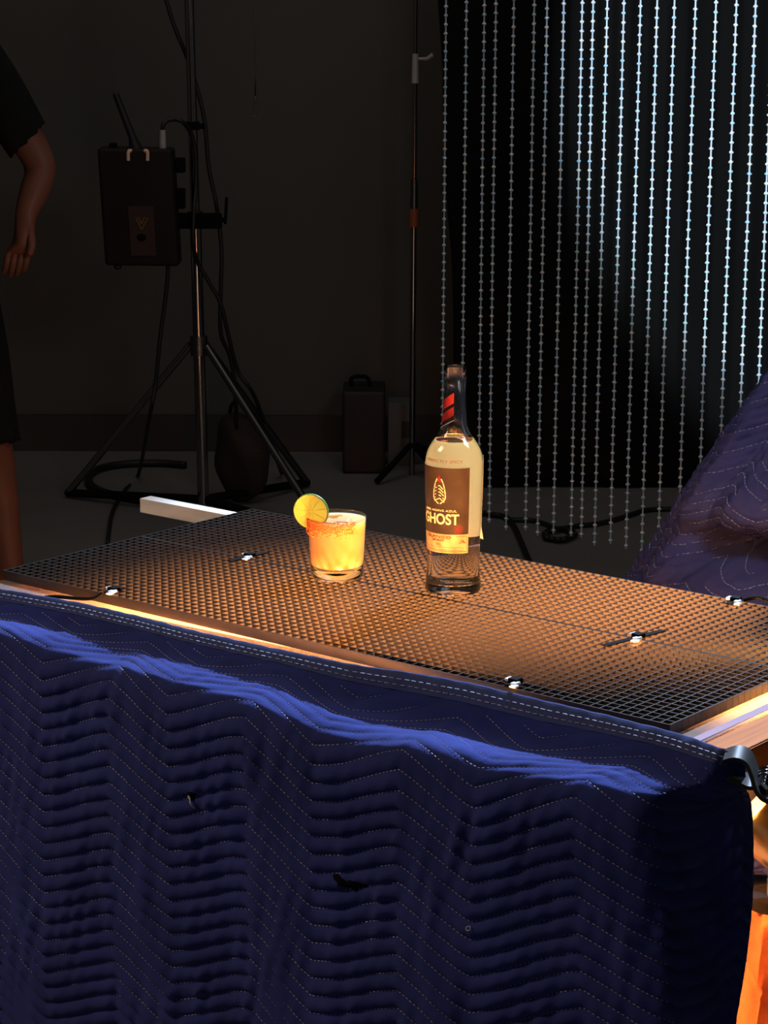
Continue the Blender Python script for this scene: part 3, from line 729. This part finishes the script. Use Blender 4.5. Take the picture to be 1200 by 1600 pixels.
# ------------------------------------------------------------------ draped blanket behind the table on the right
DC = at(1290, 700, 4.15); DC = Vector((DC.x, DC.y, 0))
def zpx(y, d=4.15): return at(1290, y, d).z
DY = np.array([420, 470, 578, 690, 760, 800, 850, 900, 960, 1060, 1300]); DW = np.array([4, 40, 90, 162, 204, 230, 252, 285, 320, 345, 365])
DZ = np.array([zpx(y) for y in DY]); DR = DW*4.15/F
D_LEN = np.concatenate([[0], np.cumsum(np.hypot(np.diff(DZ), np.diff(DR)))]); ztop = DZ[0]
A0 = math.atan2(-FH.y, -FH.x)                  # direction that faces the camera
def drape_base(s, v):
    """s: angle from the camera side (to the right positive), v: length down the cloth"""
    r = smooth_interp(v, D_LEN, DR, .03); z = np.maximum(smooth_interp(v, D_LEN, DZ, .03), .006)
    k = np.clip(v/.25, 0, 1)
    fold = .026*np.sin(s*5+.9) + .016*np.sin(s*9-.5+v*2) + .007*np.sin(s*17+v*4)
    r = r*(1+.0*s) + fold*k*np.clip(np.abs(s+1.57)/.5, 0, 1)
    # a deep tuck on the side facing the table, cloth spreading out below it
    vt = np.interp(zpx(822), DZ[::-1], D_LEN[::-1]); mask = 1/(1+np.exp(-(s+1.0)/.10))/(1+np.exp((s-.55)/.12))
    r = r + mask*(.065*np.exp(-((v-(vt-.085))/.07)**2) - .13*np.exp(-((v-vt)/.028)**2) + .075*np.exp(-((v-(vt+.075))/.05)**2))
    a = A0 + s
    return np.stack([DC.x+np.cos(a)*r, DC.y+np.sin(a)*r, z + 0*r], -1)
def drape_disp(s, v):
    q = ((v + .036*tri(s*.36))/.0205) % 1.0
    return .0040*np.sin(PI*q)**.75 + .003*np.sin(s*40+v*60)*np.sin(s*13-v*31)
def drape_pt(s, v, off=0.0):
    e = 2e-3; n = np.cross(drape_base(s, v+e)-drape_base(s, v-e), drape_base(s+e, v)-drape_base(s-e, v)); n /= np.linalg.norm(n, axis=-1, keepdims=True)+1e-9
    return drape_base(s, v) - n*np.asarray(drape_disp(s, v)+off)[..., None]*DS
DS = 1.0
_p = drape_base(np.array(-.3), np.array(.3)); _q = drape_pt(np.array(-.3), np.array(.3), .05)
if np.dot(_q-_p, np.array([-FH.x, -FH.y, .2])) < 0: DS = -1.0
S, V = np.meshgrid(np.linspace(-2.6, 1.6, 420), np.linspace(0.005, D_LEN[-1]+.35, 330), indexing='ij')
db = thing('draped_blanket', (DC.x, DC.y, 0), 'faded navy quilted blanket draped like a tent behind the right end of the table', 'blanket')
link('cloth', grid_mesh('cloth', drape_pt(S, V)), M['navy_faded'], db, True)
b = MB(); ss = np.arange(-2.0, .5, .004)
for k in range(2, 60):
    v = k*.0205-.036*tri(ss*.36); ok = np.where(v > .05)[0]
    if len(ok) > 10 and v[ok].max() < .95:
        for c in np.array_split(ok, 14):
            if len(c) > 6 and random.random() < .75: dashes(b, np.stack([ss[c], v[c]], -1), .007, .0015, .0009, .0016, drape_pt)
me = bpy.data.meshes.new('quilt_stitching'); me.from_pydata([tuple(map(float, v)) for v in b.v], [], b.f); link('quilt_stitching', me, M['thread'], db)

# ------------------------------------------------------------------ backdrop cloth
EDGE = [(668, -500), (676, -120), (682, 0), (689, 100), (692, 240), (697, 330), (703, 400), (706, 480), (706, 560), (712, 640), (724, 740)]
DB = 7.15; ez = [plane_pt(x, y, DB) for x, y in EDGE]; eo = [(p-cam0).dot(RH) for p in ez]; ezz = [p.z for p in ez]
zz_ = np.linspace(.004, ezz[0], 60); left = np.interp(zz_, ezz[::-1], eo[::-1]); uu = np.linspace(0, 1, 150)
P = np.zeros((150, 60, 3)); wid = 2.1
for i, u in enumerate(uu):
    for j, z in enumerate(zz_):
        o_ = left[j] + wid*u; fo = .022*math.sin(o_*14+.3*math.sin(z*2)) + .012*math.sin(o_*31+z)
        p = cam0 + RH*o_ + FH*(DB+fo*min(1, .3+z)); P[i, j] = (p.x, p.y, z)
bk = grid_mesh('backdrop_cloth', P); o = link('backdrop_cloth', bk, M['blackcloth'], None, True)
sol = o.modifiers.new('thickness', 'SOLIDIFY'); sol.thickness = .002
tag(o, 'black backdrop cloth hanging behind the bead curtain', 'backdrop cloth')

# ------------------------------------------------------------------ bead strands
TOPX = [697, 729, 757, 775, 803, 835, 855, 881, 910, 927, 949, 975, 1001, 1027, 1054, 1087, 1119, 1151, 1181, 1209]
ORD = ['first', 'second', 'third', 'fourth', 'fifth', 'sixth', 'seventh', 'eighth', 'ninth', 'tenth', 'eleventh', 'twelfth', 'thirteenth', 'fourteenth', 'fifteenth', 'sixteenth', 'seventeenth', 'eighteenth', 'nineteenth', 'twentieth']
BSP = .0238; ZT = 2.12
def bead_meshes():
    c = MB(); n = 0; bb = MB(); z = 0.0; k = 0
    L = ZT-.10
    c.tube([(0, 0, 0), (0, 0, -L)], .0023, 8)
    z = -.012
    while z > -L:
        N = 6; R = .0061; H = .0066; a0 = random.random()*PI; tl = Vector((random.gauss(0, .10), random.gauss(0, .10), 1)).normalized(); q = Vector((0, 0, 1)).rotation_difference(tl)
        vs = [Vector((0, 0, H))] + [Vector((R*math.cos(a0+2*PI*i/N), R*math.sin(a0+2*PI*i/N), .0009)) for i in range(N)] + [Vector((R*math.cos(a0+2*PI*i/N), R*math.sin(a0+2*PI*i/N), -.0009)) for i in range(N)] + [Vector((0, 0, -H))]
        vs = [q @ v + Vector((0, 0, z)) for v in vs]
        fs = [(0, 1+i, 1+(i+1) % N) for i in range(N)] + [(1+i, 1+N+i, 1+N+(i+1) % N, 1+(i+1) % N) for i in range(N)] + [(1+2*N, 1+N+(i+1) % N, 1+N+i) for i in range(N)]
        bb.add(vs, fs); z -= BSP
    return c.mesh('cord'), bb.mesh('beads')
variants = [bead_meshes() for _ in range(5)]
for c, bb in variants: c.materials.append(M['cord']); bb.materials.append(M['bead'])
for i, x in enumerate(TOPX):
    dep = 6.15 + (5.52-6.15)*(x-690)/(1200-690)
    p = at(x, 0, dep); p.z = ZT + random.uniform(-.01, .01)
    look = 'dim' if i < 5 else 'bright' if i > 7 else 'half lit'
    t = thing('bead_strand', p, f'{look} crystal bead strand hanging before the black backdrop, {ORD[i]} from the left', 'bead strand', 'crystal bead strands of the curtain')
    t.rotation_euler = (0, 0, random.random()*6)
    c, bb = variants[i % 5]
    oc = bpy.data.objects.new('cord', c); COL.objects.link(oc); oc.parent = t
    ob = bpy.data.objects.new('beads', bb); COL.objects.link(ob); ob.parent = t; ob['kind'] = 'stuff'
rod = MB(); e0 = at(640, 0, 6.15+.063); e1 = at(1300, 0, 5.40); e0.z = e1.z = ZT+.022
rod.cyl(e0, e1, .013, n=16); o = rod.build('curtain_rod', M['steel_dark'], None, True, 40); tag(o, 'steel rod above the picture from which the crystal bead strands hang', 'rod')

# ------------------------------------------------------------------ left light stand
pb = onz(318.5, 806, 0); dpt = (pb-CAM).dot(FW); dh0 = (pb-CAM).dot(FH); pt = plane_pt(291.5, -140, dh0); pd = (pt-pb).normalized()
def pole(y):
    """point of the pole seen at height y"""
    k = (806-y)/(806+140); a = plane_pt(318.5-27*k, y, dh0); return pb + pd*((a-pb).dot(pd))
ls = thing('light_stand', pb, 'tall chrome light stand with a dark red box clamped to it, on the left', 'light stand')
b = MB(); b.cyl(pole(806), pole(338), .0172, n=20); b.build('pole', M['chrome'], ls, True, 40)
b = MB(); b.cyl(pole(338), pt, .0135, n=20); b.build('pole', M['chrome'], ls, True, 40)
for y0, y1, r in ((555, 525, .026), (344, 330, .021)):
    b = MB(); b.cyl(pole(y0), pole(y1), r, n=20); b.build('collar', M['steel_dark'], ls, True, 40)
b = MB(); b.cyl(pole(203), pole(190), .020, n=20); b.tube([pole(197), pole(197)+RH*.035], [.006, .009], 10); b.build('clamp_knob', M['black'], ls, True, 40)
fe = [onz(105, 772, .012), pb+RH*.30+FH*.42+ZZ*.012, pb+RH*.38-FH*.30+ZZ*.012]
for q in fe:
    d_ = Vector((q.x-pb.x, q.y-pb.y, 0)).normalized()
    b = MB(); b.cyl(pole(540)+d_*.03, q, .0115, n=12); b.build('leg', M['steel_dark'] if q is not fe[0] else M['chrome'], ls, True, 40)
    b = MB(); b.cyl(Vector((q.x, q.y, .016)), pb+d_*.02+ZZ*.05, .013, n=10); b.build('brace', M['black'], ls, True, 40)
# the box on the pole
bd = dpt-.10
def B(x, y, d=0): return plane_pt(x, y, dh0-.10-d)
bxc = B(219, 322); BX_ = (RH-ZZ*.010).normalized(); BU = (ZZ-RH*.045).normalized(); BFW = FH; W_, H_, D_ = 112*bd/F, 176*bd/F, .11
bo = thing('power_box', bxc, 'dark red power box with stick antenna hanging on the left light stand', 'power box')
pk = lambda x, y, off=0: B(x, y, D_/2+off)
MB().box(bxc, (W_, H_, D_), (BX_, BU, BFW), .012, 3).build('housing', M['box_red'], bo, True, 40)
pn = MB().box(pk(222, 361, .001), (38*bd/F, 75*bd/F, .004), (BX_, BU, BFW), .001).build('label_panel', M['panel'], bo)
b = MB()
for (x0, y0, x1, y1) in ((212, 340, 221, 359), (221, 359, 231, 340), (216, 339, 221, 350), (221, 350, 226, 339)): b.tube([pk(x0, y0, .004), pk(x1, y1, .004)], .0018, 6)
b.build('emblem', M['panel_mark'], pn)
b = MB(); b.sphere(pk(221, 371, .003), (.014, .011, .003), 16, 8, (RH, ZZ, FH)); b.build('socket', M['black'], pn, True)
b = MB(); b.tube([pk(213, 240, -.03), pk(211, 228, -.03), pk(207, 215, -.03), pk(182, 150, -.03)], [.022, .018, .0115, .0095], 14); b.sphere(pk(181.5, 149, -.03), .0098, 12, 8); b.build('antenna', M['rubber'], bo, True, 50)
for (x, sgn) in ((200.5, 1), (230.5, -1)):
    b = MB(); b.tube(spline([pk(x+sgn*5, 236, .004), pk(x+sgn*2, 235.5, .006), pk(x, 239, .008), pk(x, 251, .008)], 6), .0052, 10); b.build('handle', M['peach'], bo, True, 60)
b = MB(); b.cyl(pk(254.5, 238, -.04), pk(254, 203, -.04), .0105, .0085, 14); b.build('plug', M['grey_plastic'], bo, True, 40)
b = MB(); b.box(pk(177, 229, -.04), (.022, .022, .03), (BX_, BU, BFW), .006); b.build('knob', M['black'], bo, True)
b = MB(); b.box(pk(271, 393, -.01), (.004, .022, .01), (BX_, BU, BFW), .001); b.build('latch', M['grey_plastic'], bo)
b = MB(); b.box(pk(184, 416, -.03), (.02, .018, .03), (BX_, BU, BFW), .006); b.build('foot', M['rubber'], bo, True)
b = MB(); b.box(plane_pt(308, 345, dh0-.05), (76*bd/F, 24*bd/F, .022), (RH, ZZ, FH), .006); b.tube([plane_pt(338, 345, dh0-.05), plane_pt(352, 343, dh0-.05)], .007, 10); b.tube([plane_pt(352, 350, dh0-.05), plane_pt(354, 308, dh0-.05)], .0045, 10); b.build('pole_clamp', M['black'], bo, True, 40)
for y0, hh in ((258, 22), (310, 30)):
    MB().box(plane_pt(282, y0, dh0-.09), (14*bd/F, hh*bd/F, .04), (RH, ZZ, FH), .004).build('bracket', M['black'], bo, True)
def cable(name, pts, r, label, m='rubber', n=8):
    b = MB(); b.tube(spline(pts, n), r, 8); o = b.build(name, M[m], None, True); return tag(o, label, 'cable')
A = lambda x, y, d=0: plane_pt(x, y, dh0+d)
cable('power_cable', [pk(254, 203, -.04), pk(256, 193, -.04), A(268, 187, -.1), A(284, 190, -.1), A(298, 208, -.06), A(305, 240, -.045), A(306, 290, -.045), A(303, 330, -.09), A(302, 380, -.09), A(309, 410, -.045), A(326, 440, -.03), A(345, 475, -.02), A(356, 520, 0), A(372, 580, .05), A(400, 625, .1), onz(440, 740, .008)], .0062, 'black cable looping from the top of the red box past the pole to the floor')
cable('stand_cable', [A(254, -20, .03), A(272, 40, .03), A(296, 100, .05), A(318, 180, .05), A(326, 260, .05), A(338, 320, .05), A(346, 390, .05), A(345, 450, .05), A(345, 520, .06), A(360, 560, .08), A(368, 620, .1), onz(372, 770, .008)], .0062, 'black cable falling from the top of the frame on the right of the light stand')
cable('box_cable', [pk(262, 411, -.05), pk(262, 430, -.05), pk(258, 470, -.05), pk(250, 530, -.05), pk(243, 600, -.06), pk(234, 650, -.08), onz(216, 742, .008), onz(196, 765, .008), onz(176, 800, .008), onz(168, 850, .008)], .0062, 'black cable hanging from the bottom of the red box down to the floor')
lp = [onz(x, y, .012) for x, y in ((290, 727), (250, 724), (200, 725), (160, 731), (140, 742), (142, 758), (165, 770), (205, 779), (250, 788), (300, 800))]
cable('floor_cable', lp, .013, 'thick black cable curled in a wide loop on the floor by the light stand')
sbx = onz(373, 792, 0) + FH*.07
sg_ = thing('sandbag', sbx, 'dark rounded sandbag standing at the foot of the left light stand', 'sandbag')
b = MB(); b.sphere(sbx+ZZ*.142, (.086, .060, .142), 28, 18, (RH, FH, ZZ))
b.v = [tuple(Vector(v)+RH*(.006*math.sin(v[2]*40)+.012*math.sin(v[2]*14))) for v in b.v]; b.build('body', M['sandbag'], sg_, True)
b = MB(); b.tube(spline([sbx+ZZ*.272-RH*.03, sbx+ZZ*.31-RH*.02, sbx+ZZ*.318+RH*.015, sbx+ZZ*.27+RH*.035], 6), .006, 8); b.build('strap', M['black'], sg_, True)

# ------------------------------------------------------------------ stand in the middle
mb_ = onz(643.5, 742, 0); md = (mb_-CAM).dot(FH)
def mp_(y): 
    k = (742-y)/742; a = plane_pt(643.5+6.5*k, y, md); q = plane_pt(650.3, -60, md); d_ = (q-mb_).normalized(); return mb_ + d_*((a-mb_).dot(d_))
ms = thing('backdrop_stand', mb_, 'slim telescopic stand in the middle, left of the black backdrop', 'light stand')
for (y0, y1, r) in ((742, 355, .0098), (355, 128, .0080), (128, -140, .0064)):
    b = MB(); b.cyl(mp_(y0), mp_(y1), r, n=16); b.build('pole', M['chrome'], ms, True, 40)
b = MB(); b.cyl(mp_(130), mp_(84), .0118, .0098, 16); b.build('collar', M['grey_plastic'], ms, True, 40)
b = MB(); b.cyl(mp_(326), mp_(280), .0125, .0105, 16); b.build('collar', M['steel_dark'], ms, True, 40)
M['rust'] = mat('rust_orange_band', (.30, .07, .02), .5)
b = MB(); b.cyl(mp_(354), mp_(326), .0165, n=18); b.build('lock_band', M['rust'], ms, True, 40)
b = MB(); b.tube([mp_(92)+RT*.01, plane_pt(667, 92, md-.01), plane_pt(677, 86, md-.01)], [.005, .006, .009], 10); b.build('lock_knob', M['grey_plastic'], ms, True, 40)
for a in (.25, 4.1, 5.3):
    d_ = RH*math.cos(a)+FH*math.sin(a); b = MB(); b.cyl(mb_+ZZ*.10+d_*.012, mb_+d_*.20+ZZ*.011, .010, n=10); b.build('leg', M['black'], ms, True, 40)

# ------------------------------------------------------------------ things on the floor at the back
def ground_box(x0, x1, y0, dh, dep):
    a = plane_pt(x0, 700, dh); b_ = plane_pt(x1, 700, dh); t_ = plane_pt((x0+x1)/2, y0, dh); c = (a+b_)/2; w_ = (b_-a).length; return Vector((c.x, c.y, 0))+FH*dep/2, w_, t_.z
c_, w_, h_ = ground_box(535, 602, 612, 7.36, .22)
ca = thing('equipment_case', c_, 'dark equipment case with a rounded handle on the floor against the back wall', 'case')
MB().box(c_+ZZ*h_/2, (w_, .22, h_), (RH, FH, ZZ), .012, 3).build('body', M['case'], ca, True, 40)
b = MB(); hp = c_+ZZ*h_-RH*.012; b.tube(spline([hp-RH*.03-ZZ*.004, hp-RH*.028+ZZ*.028, hp+RH*.02+ZZ*.03, hp+RH*.032-ZZ*.004], 6), .007, 8); b.build('handle', M['black'], ca, True)
c_, w_, h_ = ground_box(606, 648, 630, 7.50, .12)
wb = thing('carton', c_, 'greyish carton with a dark opening on the floor, behind the middle stand', 'box')
MB().box(c_+ZZ*h_/2, (w_, .12, h_), (RH, FH, ZZ), .003).build('body', M['whitebox'], wb)
MB().box(c_+ZZ*h_*.58+RH*w_*.22-FH*.060, (w_*.42, .004, h_*.26), (RH, FH, ZZ), .001).build('opening', M['base'], wb)
cable('floor_cable', [onz(x, y, .010) for x, y in ((742, 800), (770, 804), (790, 808), (803, 822), (814, 846), (824, 870), (836, 898))], .0085, 'glossy black cable on the floor right of the bottle, running towards the table')
cable('floor_cable', [onz(x, y, .008) for x, y in ((795, 812), (830, 813), (850, 818), (872, 826), (900, 822), (940, 817), (980, 806), (1010, 797), (1060, 795))], .0075, 'thin black cable snaking across the floor under the bead curtain')
cable('floor_cable', [onz(870+22*math.cos(a)+k*.3, 835+8*math.sin(a), .008+.006*(k % 2)) for k, a in enumerate(np.linspace(0, 4*PI, 26))], .0075, 'small black cable coil on the floor under the bead curtain')
hw = MB(); hw.tube([plane_pt(399, y, 7.0) for y in (-160, 0, 120, 150)], .0022, 6); hw.tube(spline([plane_pt(399, 150, 7.0), plane_pt(395.5, 172, 7.0), plane_pt(396, 181, 7.0), plane_pt(401.5, 181, 7.0), plane_pt(402, 172, 7.0), plane_pt(399, 150, 7.0)], 5), .0016, 6)
tag(hw.build('hanging_wire', M['steel_dark'], None, True), 'thin wire with a loop end hanging from above, right of the light stand', 'wire')

# ------------------------------------------------------------------ the person at the left edge
def figure(name, verts, edges, radii, m, parent, levels=2, root=0):
    me = bpy.data.meshes.new(name); me.from_pydata([tuple(v) for v in verts], edges, [])
    o = bpy.data.objects.new(name, me); COL.objects.link(o)
    o.modifiers.new('skin', 'SKIN'); sub = o.modifiers.new('sub', 'SUBSURF'); sub.levels = levels; sub.render_levels = levels
    for i, r in enumerate(radii): me.skin_vertices[0].data[i].radius = r if isinstance(r, tuple) else (r, r)
    me.skin_vertices[0].data[root].use_root = True
    bpy.context.view_layer.update()
    m2 = bpy.data.meshes.new_from_object(o.evaluated_get(bpy.context.evaluated_depsgraph_get()))
    bpy.data.objects.remove(o); m2.name = name
    bm = bmesh.new(); bm.from_mesh(m2); bmesh.ops.delete(bm, geom=[v for v in bm.verts if not v.link_faces], context='VERTS'); bm.to_mesh(m2); bm.free()
    m2.materials.clear()
    return link(name, m2, m, parent, True)
PDEP = (onz(-60, 955, 0)-CAM).dot(FH)
def J(x, y, d=0): return plane_pt(x, y, PDEP+d)
fy = 955
pr = thing('person', onz(-60, fy, 0), 'person in black T-shirt and shorts standing at the left edge, bare forearm hanging', 'person')
V_, E_, R_ = [], [], []
def chain(pts, start=None):
    prev = start
    for p, r in pts:
        V_.append(p); R_.append(r); i = len(V_)-1
        if prev is not None: E_.append((prev, i))
        prev = i
    return prev
pel = chain([(J(-112, 420), .125)])
che = chain([(J(-114, 330), .125), (J(-116, 230), .135), (J(-116, 120), .135), (J(-116, 70), .075)], pel); ne = chain([(J(-115, 42), .054), (J(-114, 14), .050)], che)
chain([(J(-112, -20), .064), (J(-112, -55), .086), (J(-112, -92), .086), (J(-112, -116), .052)], ne)
sh = 2+1
def arm(sx, el, wr, hand):
    s_ = chain([(J(*sx), .062)], 3); e_ = chain([(J((sx[0]+el[0])/2, (sx[1]+el[1])/2), .050), (J(el[0], el[1], .02), .043)], s_)
    w0 = chain([(J(el[0]*.6+wr[0]*.4, el[1]*.6+wr[1]*.4, -.02), .041), (J(wr[0], wr[1], -.06), .027)], e_)
    p_ = chain([(J(wr[0]+hand[0]*.30, wr[1]+hand[1]*.30, -.065), (.030, .020)), (J(wr[0]+hand[0]*.55, wr[1]+hand[1]*.55, -.068), (.038, .018))], w0)
    for k, (o_, l_) in enumerate(((-19, .86), (-7, 1.0), (5, .95), (16, .80))):
        b0 = Vector((wr[0]+hand[0]*.58+o_*.85, wr[1]+hand[1]*.58)); e0_ = Vector((hand[0], hand[1]))*.42*l_
        chain([(J(b0.x, b0.y+2, -.068), .0095), (J(b0.x+e0_.x*.4, b0.y+e0_.y*.4, -.078), .009), (J(b0.x+e0_.x*.75-1, b0.y+e0_.y*.75, -.070), .0083), (J(b0.x+e0_.x-3, b0.y+e0_.y, -.056), .0072)], p_)
    chain([(J(wr[0]+hand[0]*.28+14, wr[1]+hand[1]*.30, -.08), .012), (J(wr[0]+hand[0]*.5+19, wr[1]+hand[1]*.48, -.095), .0105), (J(wr[0]+hand[0]*.7+17, wr[1]+hand[1]*.66, -.10), .0085)], p_-1)
arm((-32, 95), (68, 262), (38, 340), (-14, 92))
arm((-196, 95), (-232, 262), (-225, 395), (6, 92))
def leg(hx, kx, ax):
    h_ = chain([(J(hx, 455), .085)], 0); k_ = chain([(J((hx+kx)/2, 550), .075), (J(kx, 650, -.02), .056), (J(kx*.62+ax*.38, 735, .02), .058), (J(ax, 905), .040)], h_)
    a_ = J(ax, 940); a_.z = .05; t_ = a_ - FH*.16 + RH*.04; t_.z = .03; chain([(a_, .042), (t_, .034)], k_)
leg(-66, -22, 16); leg(-158, -165, -172)
body = figure('body', V_, E_, R_, M['skin'], pr, 3)
# clothes
def garment(name, m, keep, off):
    """cloth that follows the body: the faces kept, moved outwards and given thickness"""
    me = body.data.copy(); me.name = name; me.materials.clear()
    bm = bmesh.new(); bm.from_mesh(me); bm.normal_update()
    base = pr.location
    def px(co):
        d = (co+base)-CAM; z = d.dot(FW); return 600+F*d.dot(RT)/z, 800-F*d.dot(UP)/z
    bmesh.ops.delete(bm, geom=[f for f in bm.faces if not keep(*px(f.calc_center_median()))], context='FACES')
    left_ = set(bm.faces); best = []
    while left_:                                  # keep the one big piece only
        st_ = [left_.pop()]; isl = list(st_)
        while st_:
            for e in st_.pop().edges:
                for g in e.link_faces:
                    if g in left_: left_.discard(g); st_.append(g); isl.append(g)
        if len(isl) > len(best): best = isl
    bs = set(best); bmesh.ops.delete(bm, geom=[f for f in bm.faces if f not in bs], context='FACES')
    bmesh.ops.delete(bm, geom=[v for v in bm.verts if not v.link_faces], context='VERTS')
    for v in bm.verts: v.co += v.normal*off
    for _ in range(2): bmesh.ops.smooth_vert(bm, verts=bm.verts, factor=.4, use_axis_x=True, use_axis_y=True, use_axis_z=True)
    bm.to_mesh(me); bm.free(); o = bpy.data.objects.new(name, me); COL.objects.link(o); o.parent = pr; me.materials.append(m)
    so_ = o.modifiers.new('cloth', 'SOLIDIFY'); so_.thickness = .004; so_.offset = -1
    return o
garment('t_shirt', M['tshirt'], lambda x, y: 50 < y < 478 and (abs(x+114) < 93 or (x > -30 and 55*(x-50)+47*(y-212) < 0) or (x < -190 and y < 222)), .017)
garment('shorts', M['shorts'], lambda x, y: 452 < y < 690 and abs(x+100) < 150 and (x > -204 or y > 500), .024)
hd_ = J(-112, -66); fr_ = -FH
M['eye'] = mat('dark_eye', (.03, .02, .015), .3); M['lip'] = mat('lip', (.26, .07, .045), .5); M['hair'] = mat('dark_hair', (.012, .009, .007), .6)
b = MB(); b.sphere(hd_+ZZ*.048+FH*.030, (.090, .095, .082), 24, 14, (RH, FH, ZZ)); b.v = [tuple(Vector(v)+FH*max(0, .05-(v[2]-hd_.z))*.5) for v in b.v]; b.build('hair', M['hair'], pr, True)
b = MB(); b.tube([hd_+fr_*.083+ZZ*.018, hd_+fr_*.098-ZZ*.006, hd_+fr_*.108-ZZ*.024, hd_+fr_*.092-ZZ*.034], [.008, .011, .016, .009], 12); b.build('nose', M['skin'], pr, True)
for sx in (-1, 1):
    b = MB(); b.sphere(hd_+fr_*.086+RH*sx*.032+ZZ*.014, (.015, .008, .008), 12, 8, (RH, FH, ZZ)); b.build('eye', M['eye'], pr, True)
    b = MB(); b.sphere(hd_+RH*sx*.090+FH*.01-ZZ*.005, (.010, .018, .032), 12, 8, (RH, FH, ZZ)); b.build('ear', M['skin'], pr, True)
b = MB(); b.sphere(hd_+fr_*.080-ZZ*.058, (.026, .012, .009), 14, 8, (RH, FH, ZZ)); b.build('mouth', M['lip'], pr, True)
for ax in (16, -172):
    a_ = J(ax, 940); a_.z = 0; d_ = (-FH*.16+RH*.04).normalized(); b = MB()
    b.sphere(a_+d_*.07+ZZ*.042, (.055, .155, .042), 20, 12, (ZZ.cross(d_), d_, ZZ)); b.build('shoe', M['shoe'], pr, True)
